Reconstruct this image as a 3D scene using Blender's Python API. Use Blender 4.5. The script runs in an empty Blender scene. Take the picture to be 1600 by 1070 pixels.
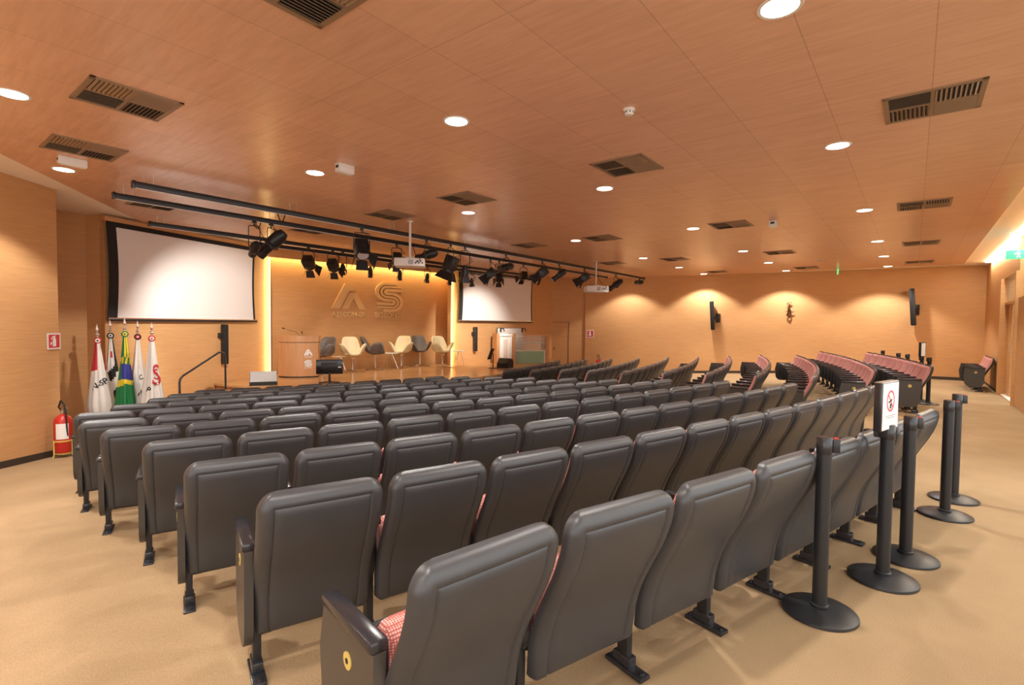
import bpy, bmesh, math, random
import numpy as np
from mathutils import Vector, Matrix

random.seed(4)
SC = bpy.context.scene
COL = SC.collection
PI = math.pi
def rad(a): return math.radians(a)

# ------------------------------------------------------------------ frame of the room
# the hall's own axes on plan: D runs along the stage front, N points at the stage
TH = rad(38.1)
D = Vector((math.sin(TH), math.cos(TH))); N = Vector((-math.cos(TH), math.sin(TH)))
def dn(d, n): return Vector((D.x * d + N.x * n, D.y * d + N.y * n))
HC = 3.35          # underside of the timber ceiling
ZS = 0.14          # top of the stage
# ------------------------------------------------------------------ materials
MATS = {}
def newmat(name):
    m = bpy.data.materials.new(name); m.use_nodes = True
    nt = m.node_tree; b = nt.nodes['Principled BSDF']; MATS[name] = m
    return m, nt, b
def setv(b, **k):
    for key, v in k.items():
        b.inputs[key.replace('_', ' ')].default_value = v
def plain(name, col, rough=.5, metal=0., var=.06, scale=30., bump=0., bscale=200., coat=0., spec=.5):
    m, nt, b = newmat(name)
    tc = nt.nodes.new('ShaderNodeTexCoord')
    nz = nt.nodes.new('ShaderNodeTexNoise'); nz.inputs['Scale'].default_value = scale; nz.inputs['Detail'].default_value = 3
    nt.links.new(tc.outputs['Object'], nz.inputs['Vector'])
    mx = nt.nodes.new('ShaderNodeMix'); mx.data_type = 'RGBA'
    a = [max(0, c * (1 - var)) for c in col]; c2 = [min(1, c * (1 + var)) for c in col]
    mx.inputs['A'].default_value = (*a, 1); mx.inputs['B'].default_value = (*c2, 1)
    nt.links.new(nz.outputs['Fac'], mx.inputs['Factor'])
    nt.links.new(mx.outputs['Result'], b.inputs['Base Color'])
    setv(b, Roughness=rough, Metallic=metal); b.inputs['Specular IOR Level'].default_value = spec
    if coat: b.inputs['Coat Weight'].default_value = coat; b.inputs['Coat Roughness'].default_value = .15
    if bump:
        n2 = nt.nodes.new('ShaderNodeTexNoise'); n2.inputs['Scale'].default_value = bscale; n2.inputs['Detail'].default_value = 2
        nt.links.new(tc.outputs['Object'], n2.inputs['Vector'])
        bp = nt.nodes.new('ShaderNodeBump'); bp.inputs['Strength'].default_value = bump; bp.inputs['Distance'].default_value = .002
        nt.links.new(n2.outputs['Fac'], bp.inputs['Height']); nt.links.new(bp.outputs['Normal'], b.inputs['Normal'])
    return m
def emit(name, col, strength):
    m, nt, b = newmat(name)
    setv(b, Roughness=.6); b.inputs['Base Color'].default_value = (*col, 1)
    b.inputs['Emission Color'].default_value = (*col, 1); b.inputs['Emission Strength'].default_value = strength
    return m
def wood(name, c1, c2, rot=0., stretch=(1, 14, 14), rough=.45, seam=None, seamcol=.75, gscale=1.6, spec=.5):
    """fine straight grain; seam=(length, width) adds thin panel joints"""
    m, nt, b = newmat(name); L = nt.links; nw = nt.nodes.new
    tc = nw('ShaderNodeTexCoord')
    mp = nw('ShaderNodeMapping'); mp.inputs['Rotation'].default_value = (0, 0, rot)
    L.new(tc.outputs['Object'], mp.inputs['Vector'])
    m2 = nw('ShaderNodeMapping'); m2.inputs['Scale'].default_value = stretch
    L.new(mp.outputs['Vector'], m2.inputs['Vector'])
    nz = nw('ShaderNodeTexNoise'); nz.inputs['Scale'].default_value = gscale; nz.inputs['Detail'].default_value = 6; nz.inputs['Roughness'].default_value = .65
    L.new(m2.outputs['Vector'], nz.inputs['Vector'])
    cr = nw('ShaderNodeValToRGB'); cr.color_ramp.elements[0].position = .32; cr.color_ramp.elements[1].position = .68
    cr.color_ramp.elements[0].color = (*c1, 1); cr.color_ramp.elements[1].color = (*c2, 1)
    L.new(nz.outputs['Fac'], cr.inputs['Fac'])
    out = cr.outputs['Color']
    if seam:
        br = nw('ShaderNodeTexBrick'); br.offset = 0; br.inputs['Scale'].default_value = 1
        br.inputs['Brick Width'].default_value = seam[0]; br.inputs['Row Height'].default_value = seam[1]
        br.inputs['Mortar Size'].default_value = .003; br.inputs['Mortar Smooth'].default_value = 0
        br.inputs['Color1'].default_value = (1, 1, 1, 1); br.inputs['Color2'].default_value = (.94, .94, .94, 1)
        br.inputs['Mortar'].default_value = (seamcol, seamcol, seamcol, 1)
        m3 = nw('ShaderNodeMapping'); m3.inputs['Location'].default_value = (seam[2], seam[3], 0)
        if len(seam) > 4: m3.inputs['Rotation'].default_value = seam[4]
        L.new(mp.outputs['Vector'], m3.inputs['Vector']); L.new(m3.outputs['Vector'], br.inputs['Vector'])
        mx = nw('ShaderNodeMix'); mx.data_type = 'RGBA'; mx.blend_type = 'MULTIPLY'; mx.inputs['Factor'].default_value = 1
        L.new(out, mx.inputs['A']); L.new(br.outputs['Color'], mx.inputs['B']); out = mx.outputs['Result']
    L.new(out, b.inputs['Base Color']); setv(b, Roughness=rough); b.inputs['Specular IOR Level'].default_value = spec
    return m

wood('ceiling_laminate', (.73, .445, .295), (.83, .525, .36), rot=TH - PI / 2, stretch=(10, 1, 1), rough=.27,
     seam=(2.75, .663, .35, .053), seamcol=.72, gscale=2.2, spec=.45)
wood('wall_laminate', (.60, .325, .140), (.68, .385, .17), stretch=(1.2, 1.2, 22), rough=.5, gscale=2.0, spec=.3)
wood('stage_boards', (.56, .30, .12), (.70, .42, .19), rot=TH - PI / 2, stretch=(.6, 9, 9), rough=.22, seam=(1.8, .12, 0, 0), seamcol=.72)
wood('joinery_wood', (.52, .26, .11), (.60, .31, .14), stretch=(10, 10, 1), rough=.4)
plain('plaster', (.95, .87, .75), .8, var=.02)
plain('white_paint', (.85, .82, .76), .6, var=.02)
def carpet():
    m, nt, b = newmat('carpet'); L = nt.links; nw = nt.nodes.new
    tc = nw('ShaderNodeTexCoord')
    a = nw('ShaderNodeTexNoise'); a.inputs['Scale'].default_value = 260; a.inputs['Detail'].default_value = 2
    c = nw('ShaderNodeTexNoise'); c.inputs['Scale'].default_value = 1.1; c.inputs['Detail'].default_value = 4
    f = nw('ShaderNodeTexVoronoi'); f.inputs['Scale'].default_value = 2.1
    for x in (a, c, f): L.new(tc.outputs['Object'], x.inputs['Vector'])
    r1 = nw('ShaderNodeValToRGB'); r1.color_ramp.elements[0].color = (.28, .185, .100, 1); r1.color_ramp.elements[1].color = (.45, .315, .178, 1)
    r1.color_ramp.elements[0].position = .3; r1.color_ramp.elements[1].position = .7
    L.new(a.outputs['Fac'], r1.inputs['Fac'])
    r2 = nw('ShaderNodeValToRGB'); r2.color_ramp.elements[0].color = (.86, .85, .84, 1); r2.color_ramp.elements[1].color = (1.06, 1.06, 1.06, 1)
    r2.color_ramp.elements[0].position = .35; r2.color_ramp.elements[1].position = .65
    L.new(c.outputs['Fac'], r2.inputs['Fac'])
    mx = nw('ShaderNodeMix'); mx.data_type = 'RGBA'; mx.blend_type = 'MULTIPLY'; mx.inputs['Factor'].default_value = 1
    L.new(r1.outputs['Color'], mx.inputs['A']); L.new(r2.outputs['Color'], mx.inputs['B'])
    sp = nw('ShaderNodeMapRange'); sp.inputs['From Min'].default_value = .008; sp.inputs['From Max'].default_value = .02
    L.new(f.outputs['Distance'], sp.inputs['Value'])
    m2 = nw('ShaderNodeMix'); m2.data_type = 'RGBA'; m2.inputs['A'].default_value = (.12, .08, .05, 1)
    L.new(sp.outputs['Result'], m2.inputs['Factor']); L.new(mx.outputs['Result'], m2.inputs['B'])
    L.new(m2.outputs['Result'], b.inputs['Base Color'])
    bp = nw('ShaderNodeBump'); bp.inputs['Strength'].default_value = .35; bp.inputs['Distance'].default_value = .004
    L.new(a.outputs['Fac'], bp.inputs['Height']); L.new(bp.outputs['Normal'], b.inputs['Normal'])
    setv(b, Roughness=.95); b.inputs['Specular IOR Level'].default_value = .1
carpet()
plain('seat_plastic', (.044, .044, .047), .36, var=.12, scale=9, bump=.18, bscale=700, spec=.6)
plain('seat_underside', (.05, .048, .048), .42, var=.1)
def fabric():
    m, nt, b = newmat('seat_fabric'); L = nt.links; nw = nt.nodes.new
    tc = nw('ShaderNodeTexCoord')
    ch = nw('ShaderNodeTexVoronoi'); ch.inputs['Scale'].default_value = 120; ch.inputs['Randomness'].default_value = .15
    L.new(tc.outputs['Object'], ch.inputs['Vector'])
    mr = nw('ShaderNodeValToRGB'); mr.color_ramp.elements[0].position = .32; mr.color_ramp.elements[1].position = .48
    mr.color_ramp.elements[0].color = (.74, .50, .46, 1); mr.color_ramp.elements[1].color = (.44, .135, .11, 1)
    L.new(ch.outputs['Distance'], mr.inputs['Fac']); L.new(mr.outputs['Color'], b.inputs['Base Color'])
    setv(b, Roughness=.9); b.inputs['Specular IOR Level'].default_value = .15
fabric()
plain('black_gloss', (.022, .022, .026), .22, spec=.6)
plain('black_metal', (.018, .018, .02), .38, spec=.5)
plain('black_matte', (.014, .014, .015), .7)
plain('end_panel_paint', (.055, .048, .042), .34, var=.08)
plain('brass_badge', (.72, .55, .15), .35, metal=.2)
plain('chrome', (.80, .78, .76), .16, metal=1.)
plain('steel', (.55, .54, .53), .3, metal=1.)
plain('screen_cloth', (.88, .83, .80), .85, var=.01)
plain('white_plastic', (.80, .77, .72), .45, var=.03)
plain('grey_panel', (.42, .42, .43), .5)
plain('vent_metal', (.30, .20, .12), .45)
plain('red_paint', (.55, .03, .02), .3)
plain('rosette_red', (.6, .04, .05), .6)
plain('cream_leather', (.80, .70, .45), .45, var=.04)
plain('grey_leather', (.145, .125, .115), .45, var=.08)
plain('cloth_white', (.80, .77, .73), .85, var=.04)
plain('cloth_red', (.60, .04, .05), .85)
plain('cloth_black', (.02, .02, .022), .85)
plain('cloth_green', (.02, .22, .07), .85)
plain('cloth_yellow', (.80, .62, .04), .85)
plain('cloth_blue', (.05, .06, .32), .85)
plain('cloth_cream', (.70, .58, .50), .85)
plain('bronze', (.10, .035, .012), .35, metal=.6)
plain('relief_wood', (.78, .50, .23), .3)
plain('sign_white', (.85, .84, .82), .5, var=.01)
plain('sign_grey', (.45, .44, .45), .6)
plain('sign_red', (.62, .05, .05), .5)
plain('skirting_dark', (.05, .035, .025), .6)
plain('finial_metal', (.62, .5, .42), .3, metal=.9)
emit('lamp_glow', (1, .95, .88), 9)
emit('led_warm', (1, .84, .42), 2.2)
emit('cove_glow', (1, .93, .78), 9)
emit('exit_green', (.05, .55, .2), 1.2)
emit('lens_glow', (1, .9, .75), 5)
def glass(name, col, rough, alpha_mix):
    m, nt, b = newmat(name); L = nt.links
    b.inputs['Base Color'].default_value = (*col, 1); setv(b, Roughness=rough)
    tr = nt.nodes.new('ShaderNodeBsdfTransparent'); tr.inputs['Color'].default_value = (*[min(1, c * 1.15 + .1) for c in col], 1)
    mx = nt.nodes.new('ShaderNodeMixShader'); mx.inputs['Fac'].default_value = alpha_mix
    L.new(tr.outputs[0], mx.inputs[1]); L.new(b.outputs[0], mx.inputs[2]); L.new(mx.outputs[0], nt.nodes['Material Output'].inputs['Surface'])
    return m
glass('clear_glass', (.80, .85, .80), .05, .18)
glass('green_glass', (.40, .62, .48), .25, .72)
M = MATS
# ------------------------------------------------------------------ mesh helpers
def put(bm, verts, faces):
    vs = [bm.verts.new(v) for v in verts]
    out = []
    for f in faces:
        try: out.append(bm.faces.new([vs[i] for i in f]))
        except ValueError: pass
    return out
def box(bm, c, s, rot=None, bev=0.):
    b = bmesh.new(); bmesh.ops.create_cube(b, size=1)
    bmesh.ops.scale(b, vec=Vector(s), verts=b.verts)
    if bev: bmesh.ops.bevel(b, geom=list(b.edges), offset=bev, segments=2, affect='EDGES', profile=.5)
    mt = Matrix.Translation(Vector(c)) @ (rot.to_4x4() if rot is not None else Matrix())
    bmesh.ops.transform(b, matrix=mt, verts=b.verts); merge(bm, b)
def merge(bm, b):
    me = bpy.data.meshes.new('tmp'); b.to_mesh(me); b.free(); bm.from_mesh(me); bpy.data.meshes.remove(me)
def ringframe(t):
    t = Vector(t).normalized(); a = Vector((0, 0, 1)) if abs(t.z) < .95 else Vector((1, 0, 0))
    u = t.cross(a).normalized(); return u, t.cross(u).normalized()
def tube(bm, pts, r, seg=10, cap=True):
    pts = [Vector(p) for p in pts]; n = len(pts); rr = r if isinstance(r, (list, tuple)) else [r] * n
    rings = []; u0 = None
    for i, p in enumerate(pts):
        t = (pts[min(i + 1, n - 1)] - pts[max(i - 1, 0)]).normalized()
        if u0 is None: u, v = ringframe(t)
        else:
            u = (u0 - t * u0.dot(t)).normalized(); v = t.cross(u)
        u0 = u
        rings.append([bm.verts.new(p + (u * math.cos(a) + v * math.sin(a)) * rr[i]) for a in [2 * PI * k / seg for k in range(seg)]])
    for i in range(n - 1):
        for k in range(seg):
            bm.faces.new((rings[i][k], rings[i][(k + 1) % seg], rings[i + 1][(k + 1) % seg], rings[i + 1][k]))
    if cap:
        bm.faces.new(rings[0][::-1]); bm.faces.new(rings[-1])
def cyl(bm, a, b, r0, r1=None, seg=16): tube(bm, [a, b], [r0, r0 if r1 is None else r1], seg)
def lathe(bm, prof, seg=24, c=(0, 0, 0), mat=None):
    """prof: (radius, z) list turned about the vertical"""
    c = Vector(c); rings = []
    for r, z in prof:
        if r < 1e-5: rings.append([bm.verts.new(c + Vector((0, 0, z)))])
        else: rings.append([bm.verts.new(c + Vector((r * math.cos(2 * PI * k / seg), r * math.sin(2 * PI * k / seg), z))) for k in range(seg)])
    for A, B in zip(rings, rings[1:]):
        for k in range(seg):
            k2 = (k + 1) % seg
            if len(A) == 1 and len(B) == 1: continue
            if len(A) == 1: bm.faces.new((A[0], B[k2], B[k]))
            elif len(B) == 1: bm.faces.new((A[k], A[k2], B[0]))
            else: bm.faces.new((A[k], A[k2], B[k2], B[k]))
    if len(rings[0]) > 1: bm.faces.new(rings[0][::-1])
    if len(rings[-1]) > 1: bm.faces.new(rings[-1])
def prism(bm, poly, z0, z1, mt=None):
    """poly in local xy extruded along z, then moved by mt"""
    a = [Vector((p[0], p[1], z0)) for p in poly]; b = [Vector((p[0], p[1], z1)) for p in poly]
    if mt is not None: a = [mt @ v for v in a]; b = [mt @ v for v in b]
    va = [bm.verts.new(v) for v in a]; vb = [bm.verts.new(v) for v in b]; n = len(poly)
    bm.faces.new(va[::-1]); bm.faces.new(vb)
    for i in range(n): bm.faces.new((va[i], va[(i + 1) % n], vb[(i + 1) % n], vb[i]))
def meshof(name, bm, mats, smooth=40):
    bmesh.ops.recalc_face_normals(bm, faces=bm.faces)
    me = bpy.data.meshes.new(name); bm.to_mesh(me); bm.free()
    for m in (mats if isinstance(mats, (list, tuple)) else [mats]): me.materials.append(M[m])
    if smooth:
        me.polygons.foreach_set('use_smooth', [True] * len(me.polygons)); me.set_sharp_from_angle(angle=rad(smooth))
    return me
def link(o, parent=None):
    COL.objects.link(o)
    if parent: o.parent = parent
    return o
def obj(name, bm, mats, parent=None, loc=None, rz=None, smooth=40, label=None):
    o = bpy.data.objects.new(name, meshof(name, bm, mats, smooth)); link(o, parent)
    if loc is not None: o.location = loc
    if rz is not None: o.rotation_euler = (0, 0, rz)
    if label: o['label'] = label
    return o
def tag(o, label, cat, group=None):
    o['label'] = label; o['category'] = cat
    if group: o['group'] = group
    return o
def thing(name, label, cat, loc, rz=0., group=None):
    o = bpy.data.objects.new(name, None); o.empty_display_size = .1; COL.objects.link(o)
    o.location = loc; o.rotation_euler = (0, 0, rz)
    return tag(o, label, cat, group)
def struct(name, bm, mats, smooth=30, parent=None):
    o = obj(name, bm, mats, parent, smooth=smooth)
    if parent is None: o['kind'] = 'structure'
    return o
def dup(root, loc, rz, label, group=None):
    r = root.copy(); COL.objects.link(r); r.location = loc; r.rotation_euler = (0, 0, rz); r['label'] = label
    if group: r['group'] = group
    for ch in list(root.children):
        c = ch.copy(); COL.objects.link(c); c.parent = r
        for g in ch.children:
            d = g.copy(); COL.objects.link(d); d.parent = c
    return r
ORD = ['first', 'second', 'third', 'fourth', 'fifth', 'sixth', 'seventh', 'eighth', 'ninth', 'tenth', 'eleventh', 'twelfth', 'thirteenth']
def text_bm(txt, size, depth, bold=False, sx=1.):
    cu = bpy.data.curves.new('t', 'FONT'); cu.body = txt; cu.size = size; cu.extrude = depth / 2; cu.align_x = 'CENTER'
    if bold: cu.offset = size * .022
    o = bpy.data.objects.new('t', cu); COL.objects.link(o)
    dg = bpy.context.evaluated_depsgraph_get(); me = bpy.data.meshes.new_from_object(o.evaluated_get(dg))
    bm = bmesh.new(); bm.from_mesh(me)
    bpy.data.objects.remove(o); bpy.data.curves.remove(cu); bpy.data.meshes.remove(me)
    if sx != 1: bmesh.ops.scale(bm, vec=(sx, 1, 1), verts=bm.verts)
    return bm
def upright(loc, facing):
    """matrix that stands local xy up in the wall: local z looks along 'facing' (plan vector)"""
    f = Vector((facing[0], facing[1], 0)).normalized(); x = Vector((0, 0, 1)).cross(f)
    return Matrix(((x.x, 0, f.x, loc[0]), (x.y, 0, f.y, loc[1]), (x.z, 1, f.z, loc[2]), (0, 0, 0, 1)))
def V3(p, z): return Vector((p[0], p[1], z))

# ------------------------------------------------------------------ raked floor under the two seating blocks
CL = Vector((-21.314, 33.850)); RL, PL = 38.701, .887
CR = Vector((-18.804, 24.038)); RR, PR = 30.242, .865
ZL = [.860, .837, .784, .740, .689, .624, .570, .516, .459, .396, .330]
ZR = [.879, .817, .759, .710, .664, .617, .566, .515, .461, .403, .341]
HT = .845
rl = [RL - PL * i - .26 for i in range(11)][::-1]; FLZ = [min(0, z - HT) for z in ZL][::-1]
rr_ = [RR - PR * i - .26 for i in range(11)][::-1]; FRZ = [min(0, z - HT) for z in ZR][::-1]
def floorz(x, y):
    a = math.hypot(x - CL.x, y - CL.y); b = math.hypot(x - CR.x, y - CR.y)
    zl = float(np.interp(a, rl, FLZ)); zr = float(np.interp(b, rr_, FRZ))
    t = math.degrees(math.atan2(x - CL.x, -(y - CL.y)))
    w = min(1, max(0, (t - 43.0) / 2.4)); w = w * w * (3 - 2 * w)
    return zl * (1 - w) + zr * w

# ------------------------------------------------------------------ camera
cam = bpy.data.cameras.new('camera'); cam.sensor_fit = 'HORIZONTAL'; cam.sensor_width = 36; cam.lens = 18; cam.clip_start = .03
camo = bpy.data.objects.new('camera', cam); COL.objects.link(camo); SC.camera = camo
camo.matrix_world = Matrix.Translation((0, 0, 1.52)) @ Matrix.Rotation(PI / 2 - rad(2.06), 4, 'X') @ Matrix.Rotation(.0113, 4, 'Z')
SC.view_settings.view_transform = 'Standard'; SC.view_settings.look = 'None'; SC.view_settings.gamma = 1
SC.view_settings.use_curve_mapping = False; SC.view_settings.exposure = 0.68
w = bpy.data.worlds.new('world'); SC.world = w; w.use_nodes = True
w.node_tree.nodes['Background'].inputs['Color'].default_value = (1, .98, .96, 1)
w.node_tree.nodes['Background'].inputs['Strength'].default_value = 1.7  # soft fill, entering by the opening added in the rear wall

# ------------------------------------------------------------------ the shell of the hall
bm = bmesh.new()
x0, x1, y0, y1, st = -9.0, 15.5, -4.5, 22.5, .3
nx, ny = int((x1 - x0) / st), int((y1 - y0) / st)
g = [[bm.verts.new((x0 + i * st, y0 + j * st, floorz(x0 + i * st, y0 + j * st))) for j in range(ny + 1)] for i in range(nx + 1)]
for i in range(nx):
    for j in range(ny): bm.faces.new((g[i][j], g[i + 1][j], g[i + 1][j + 1], g[i][j + 1]))
struct('floor', bm, 'carpet', smooth=60)

def wallpts(name, pts, th, z0=-.7, z1=3.42, mat='wall_laminate'):
    """vertical slab along a polyline, thickened to its left (th>0) or right"""
    pts = [Vector(p) for p in pts]; off = []
    for i, p in enumerate(pts):
        a = (pts[i] - pts[i - 1]).normalized() if i else None; b = (pts[i + 1] - pts[i]).normalized() if i < len(pts) - 1 else None
        t = ((a or b) + (b or a)).normalized(); off.append(p + Vector((-t.y, t.x)) * th)
    bm = bmesh.new(); prism(bm, [tuple(p) for p in pts] + [tuple(p) for p in off[::-1]], z0, z1)
    return struct(name, bm, mat)
PA, PB = (-5.9, -2.9), (-6.60, 7.45)
wallpts('wall_left', [PA, (-6.53, 6.5), PB], .12)
wallpts('wall_left_recess', [(-7.9, 7.1), (-7.75, 8.85), (-7.62, 9.18), (-7.30, 9.22)], .15)
wallpts('wall_left_return', [(-6.75, 7.36), (-7.9, 7.15)], -.1)
LW0, LW1 = Vector((-7.30, 9.18)), Vector((-6.09, 12.84))
wallpts('wall_stage_left', [LW0, LW1], .15)
CW0, CW1 = Vector((-6.50, 13.13)), Vector((-2.20, 17.79))
wallpts('wall_stage_center', [CW0, CW1], .15)
wallpts('wall_stage_side', [LW1 + Vector((-.14, .02)), CW0], .1)
RW0, RW1 = Vector((-2.02, 16.76)), Vector((1.62, 20.73))
wallpts('wall_stage_right', [RW0, RW1], .15)
wallpts('wall_stage_corner', [CW1, RW0 + Vector((-.1, .12))], .1)
wallpts('wall_far_entry', [(1.62, 20.73), (2.92, 20.46)], .15)
FW = [Vector(p) for p in ((2.90, 20.36), (5.0, 19.55), (7.0, 18.62), (9.2, 17.45), (11.4, 16.22), (14.1, 14.68))]
wallpts('wall_far', FW, .15)
# rear wall (the wall on our right) with its door bay
NR = -1.62
wallpts('wall_rear', [dn(20.6, NR), dn(16.55, NR)], .2)
wallpts('wall_rear_near', [dn(13.0, NR), dn(8.1, NR)], .2)
wallpts('wall_rear_partition', [dn(14.25, NR), dn(13.0, NR)], .12, z1=2.16)
bm = bmesh.new()
for k in range(8): p = dn(8.0 - 1.485 * k, NR - .1); box(bm, V3(p, 1.6), (.08, .08, 3.5), Matrix.Rotation(PI / 2 - TH, 3, 'Z'))
for z in (.05, 2.3, 3.36): box(bm, V3(dn(2.8, NR - .1), z), (10.4, .06, .08), Matrix.Rotation(PI / 2 - TH, 3, 'Z'))
struct('fill_opening_1', bm, 'black_metal')      # invented glazing bars: opening added so fill light enters behind the camera
wallpts('wall_rear_header', [dn(16.55, NR), dn(14.25, NR)], .2, z0=2.7)
# back wall behind the photographer left out, so world light fills the hall
# lobby seen through the door bay
wallpts('wall_lobby', [dn(17.6, NR - .2), dn(17.6, NR - 2.2), dn(13.2, NR - 2.2), dn(13.2, NR - .2)], .1, mat='white_paint')
bm = bmesh.new(); prism(bm, [tuple(dn(13.2, NR - 2.2)), tuple(dn(17.6, NR - 2.2)), tuple(dn(17.6, NR - .02)), tuple(dn(13.2, NR - .02))], .002, .012); struct('floor_lobby', bm, 'white_paint')

# timber ceiling (a thin raft) and the plaster border round it
EDGE = [(19.25, -1.05), (18.98, 3.4), (18.75, 6.2), (17.3, 11.55), (3.38, 11.55), (1.01, 8.06), (-5.2, -1.05)]
bm = bmesh.new(); prism(bm, [tuple(dn(*p)) for p in EDGE], HC, HC + .025); struct('ceiling', bm, 'ceiling_laminate')
bm = bmesh.new(); prism(bm, [tuple(dn(*p)) for p in ((22.5, -2.0), (22.5, 15.5), (-6.5, 15.5), (-6.5, -2.0))], HC + .03, HC + .08); struct('ceiling_border', bm, 'plaster')
# timber fascia over the stage opening
bm = bmesh.new()
fa, fb = LW1 + Vector((.02, -.02)), RW0 + Vector((.02, -.02)); fo = Vector((-.74, .68)) * .08
prism(bm, [tuple(fa), tuple(fb), tuple(fb + fo), tuple(fa + fo)], 3.13, 3.375); struct('trim_1', bm, 'wall_laminate')
# dark skirtings
def skirting(name, pts, side, z=.0, h=.09):
    pts = [Vector(p) for p in pts]; bm = bmesh.new()
    for a, b in zip(pts, pts[1:]):
        n = max(1, int((b - a).length / .35)); t = (b - a).normalized(); o = Vector((-t.y, t.x)) * side
        for k in range(n):
            p, q = a.lerp(b, k / n) + o * .004, a.lerp(b, (k + 1) / n) + o * .004
            zz = [floorz(*p), floorz(*q)]
            vs = [V3(p, zz[0] - .03), V3(q, zz[1] - .03), V3(q + o * .014, zz[1] - .03), V3(p + o * .014, zz[0] - .03),
                  V3(p, zz[0] + h), V3(q, zz[1] + h), V3(q + o * .014, zz[1] + h), V3(p + o * .014, zz[0] + h)]
            put(bm, vs, [(0, 1, 5, 4), (3, 7, 6, 2), (4, 5, 6, 7), (0, 4, 7, 3), (1, 2, 6, 5)])
    struct(name, bm, 'skirting_dark')
skirting('baseboard_left', [PA, (-6.53, 6.5), PB], -1)
skirting('baseboard_far', FW, -1)
skirting('baseboard_rear', [dn(20.0, NR), dn(16.6, NR)], -1, h=.06)
# entry door in the far left corner: joints of a flush leaf
bm = bmesh.new(); ux = (Vector((2.92, 20.46)) - Vector((1.62, 20.73))).normalized(); un = Vector((ux.y, -ux.x))
def ondoor(s, z, o=.0): return V3(Vector((1.62, 20.73)) + ux * s + un * o, z)
def strip(bm, a, b, w, o=.012, f=ondoor):
    (s0, za), (s1, zb) = a, b
    hx, hz = (w / 2, 0) if abs(s1 - s0) < abs(zb - za) else (0, w / 2)
    P = [f(s0 - hx, za - hz, o), f(s0 + hx, za + hz, o) if hz == 0 else f(s1, zb - hz, o), f(s1 + hx, zb + hz, o), f(s1 - hx, zb, o) if hz == 0 else f(s0, za + hz, o)]
    Q = [f(s0 - hx, za - hz, .0), f(s0 + hx, za + hz, 0) if hz == 0 else f(s1, zb - hz, 0), f(s1 + hx, zb + hz, 0), f(s1 - hx, zb, 0) if hz == 0 else f(s0, za + hz, 0)]
    put(bm, P + Q, [(0, 1, 2, 3), (0, 4, 5, 1), (1, 5, 6, 2), (2, 6, 7, 3), (3, 7, 4, 0)])
strip(bm, (.02, 1.62), (.66, 1.62), .015); strip(bm, (.66, -.5), (.66, 1.62), .02)
o = struct('door_1', bm, 'skirting_dark')
bm = bmesh.new(); box(bm, ondoor(.10, .55, .04), (.03, .03, .1), bev=.006); obj('door_handle', bm, 'black_metal', o)

# stage
edge = [(-6.56, 11.28), (-6.1, 11.02), (-5.5, 10.86), (-4.7, 10.9), (-3.9, 11.1), (-3.1, 11.48), (-2.3, 11.98), (-1.6, 12.52), (-.93, 13.16), (-.5, 13.8), (-.15, 14.55), (.3, 15.5), (.75, 16.6), (1.2, 17.8), (1.6, 19.2), (1.75, 20.6)]
bm = bmesh.new(); prism(bm, edge + [(1.6, 20.72), (-2.0, 16.8), (-2.15, 17.7), (-6.4, 13.1), (-6.1, 12.86)], ZS - .05, ZS); struct('stage_platform', bm, 'stage_boards')
bm = bmesh.new(); inn = [Vector(p) for p in edge]
low = []
for i, p in enumerate(inn):
    t = (inn[min(i + 1, len(inn) - 1)] - inn[max(i - 1, 0)]).normalized(); low.append(p + Vector((-t.y, t.x)) * .03)
prism(bm, [tuple(p) for p in low] + [(1.3, 20.4), (-2.3, 16.9), (-6.4, 12.9)], -.62, ZS - .05); struct('stage_riser', bm, 'joinery_wood')
# steps at the left end of the stage
for k in range(3):
    bm = bmesh.new(); a = Vector((-7.05, 9.72 + k * .42)); b = a + Vector((1.25, -.38)); u = Vector((.26, .86)) * .5
    prism(bm, [tuple(a), tuple(b), tuple(b + u), tuple(a + u)], -.62, -.36 + .155 * k); struct('stage_step_%s' % ('low', 'mid', 'high')[k], bm, 'joinery_wood')
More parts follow.
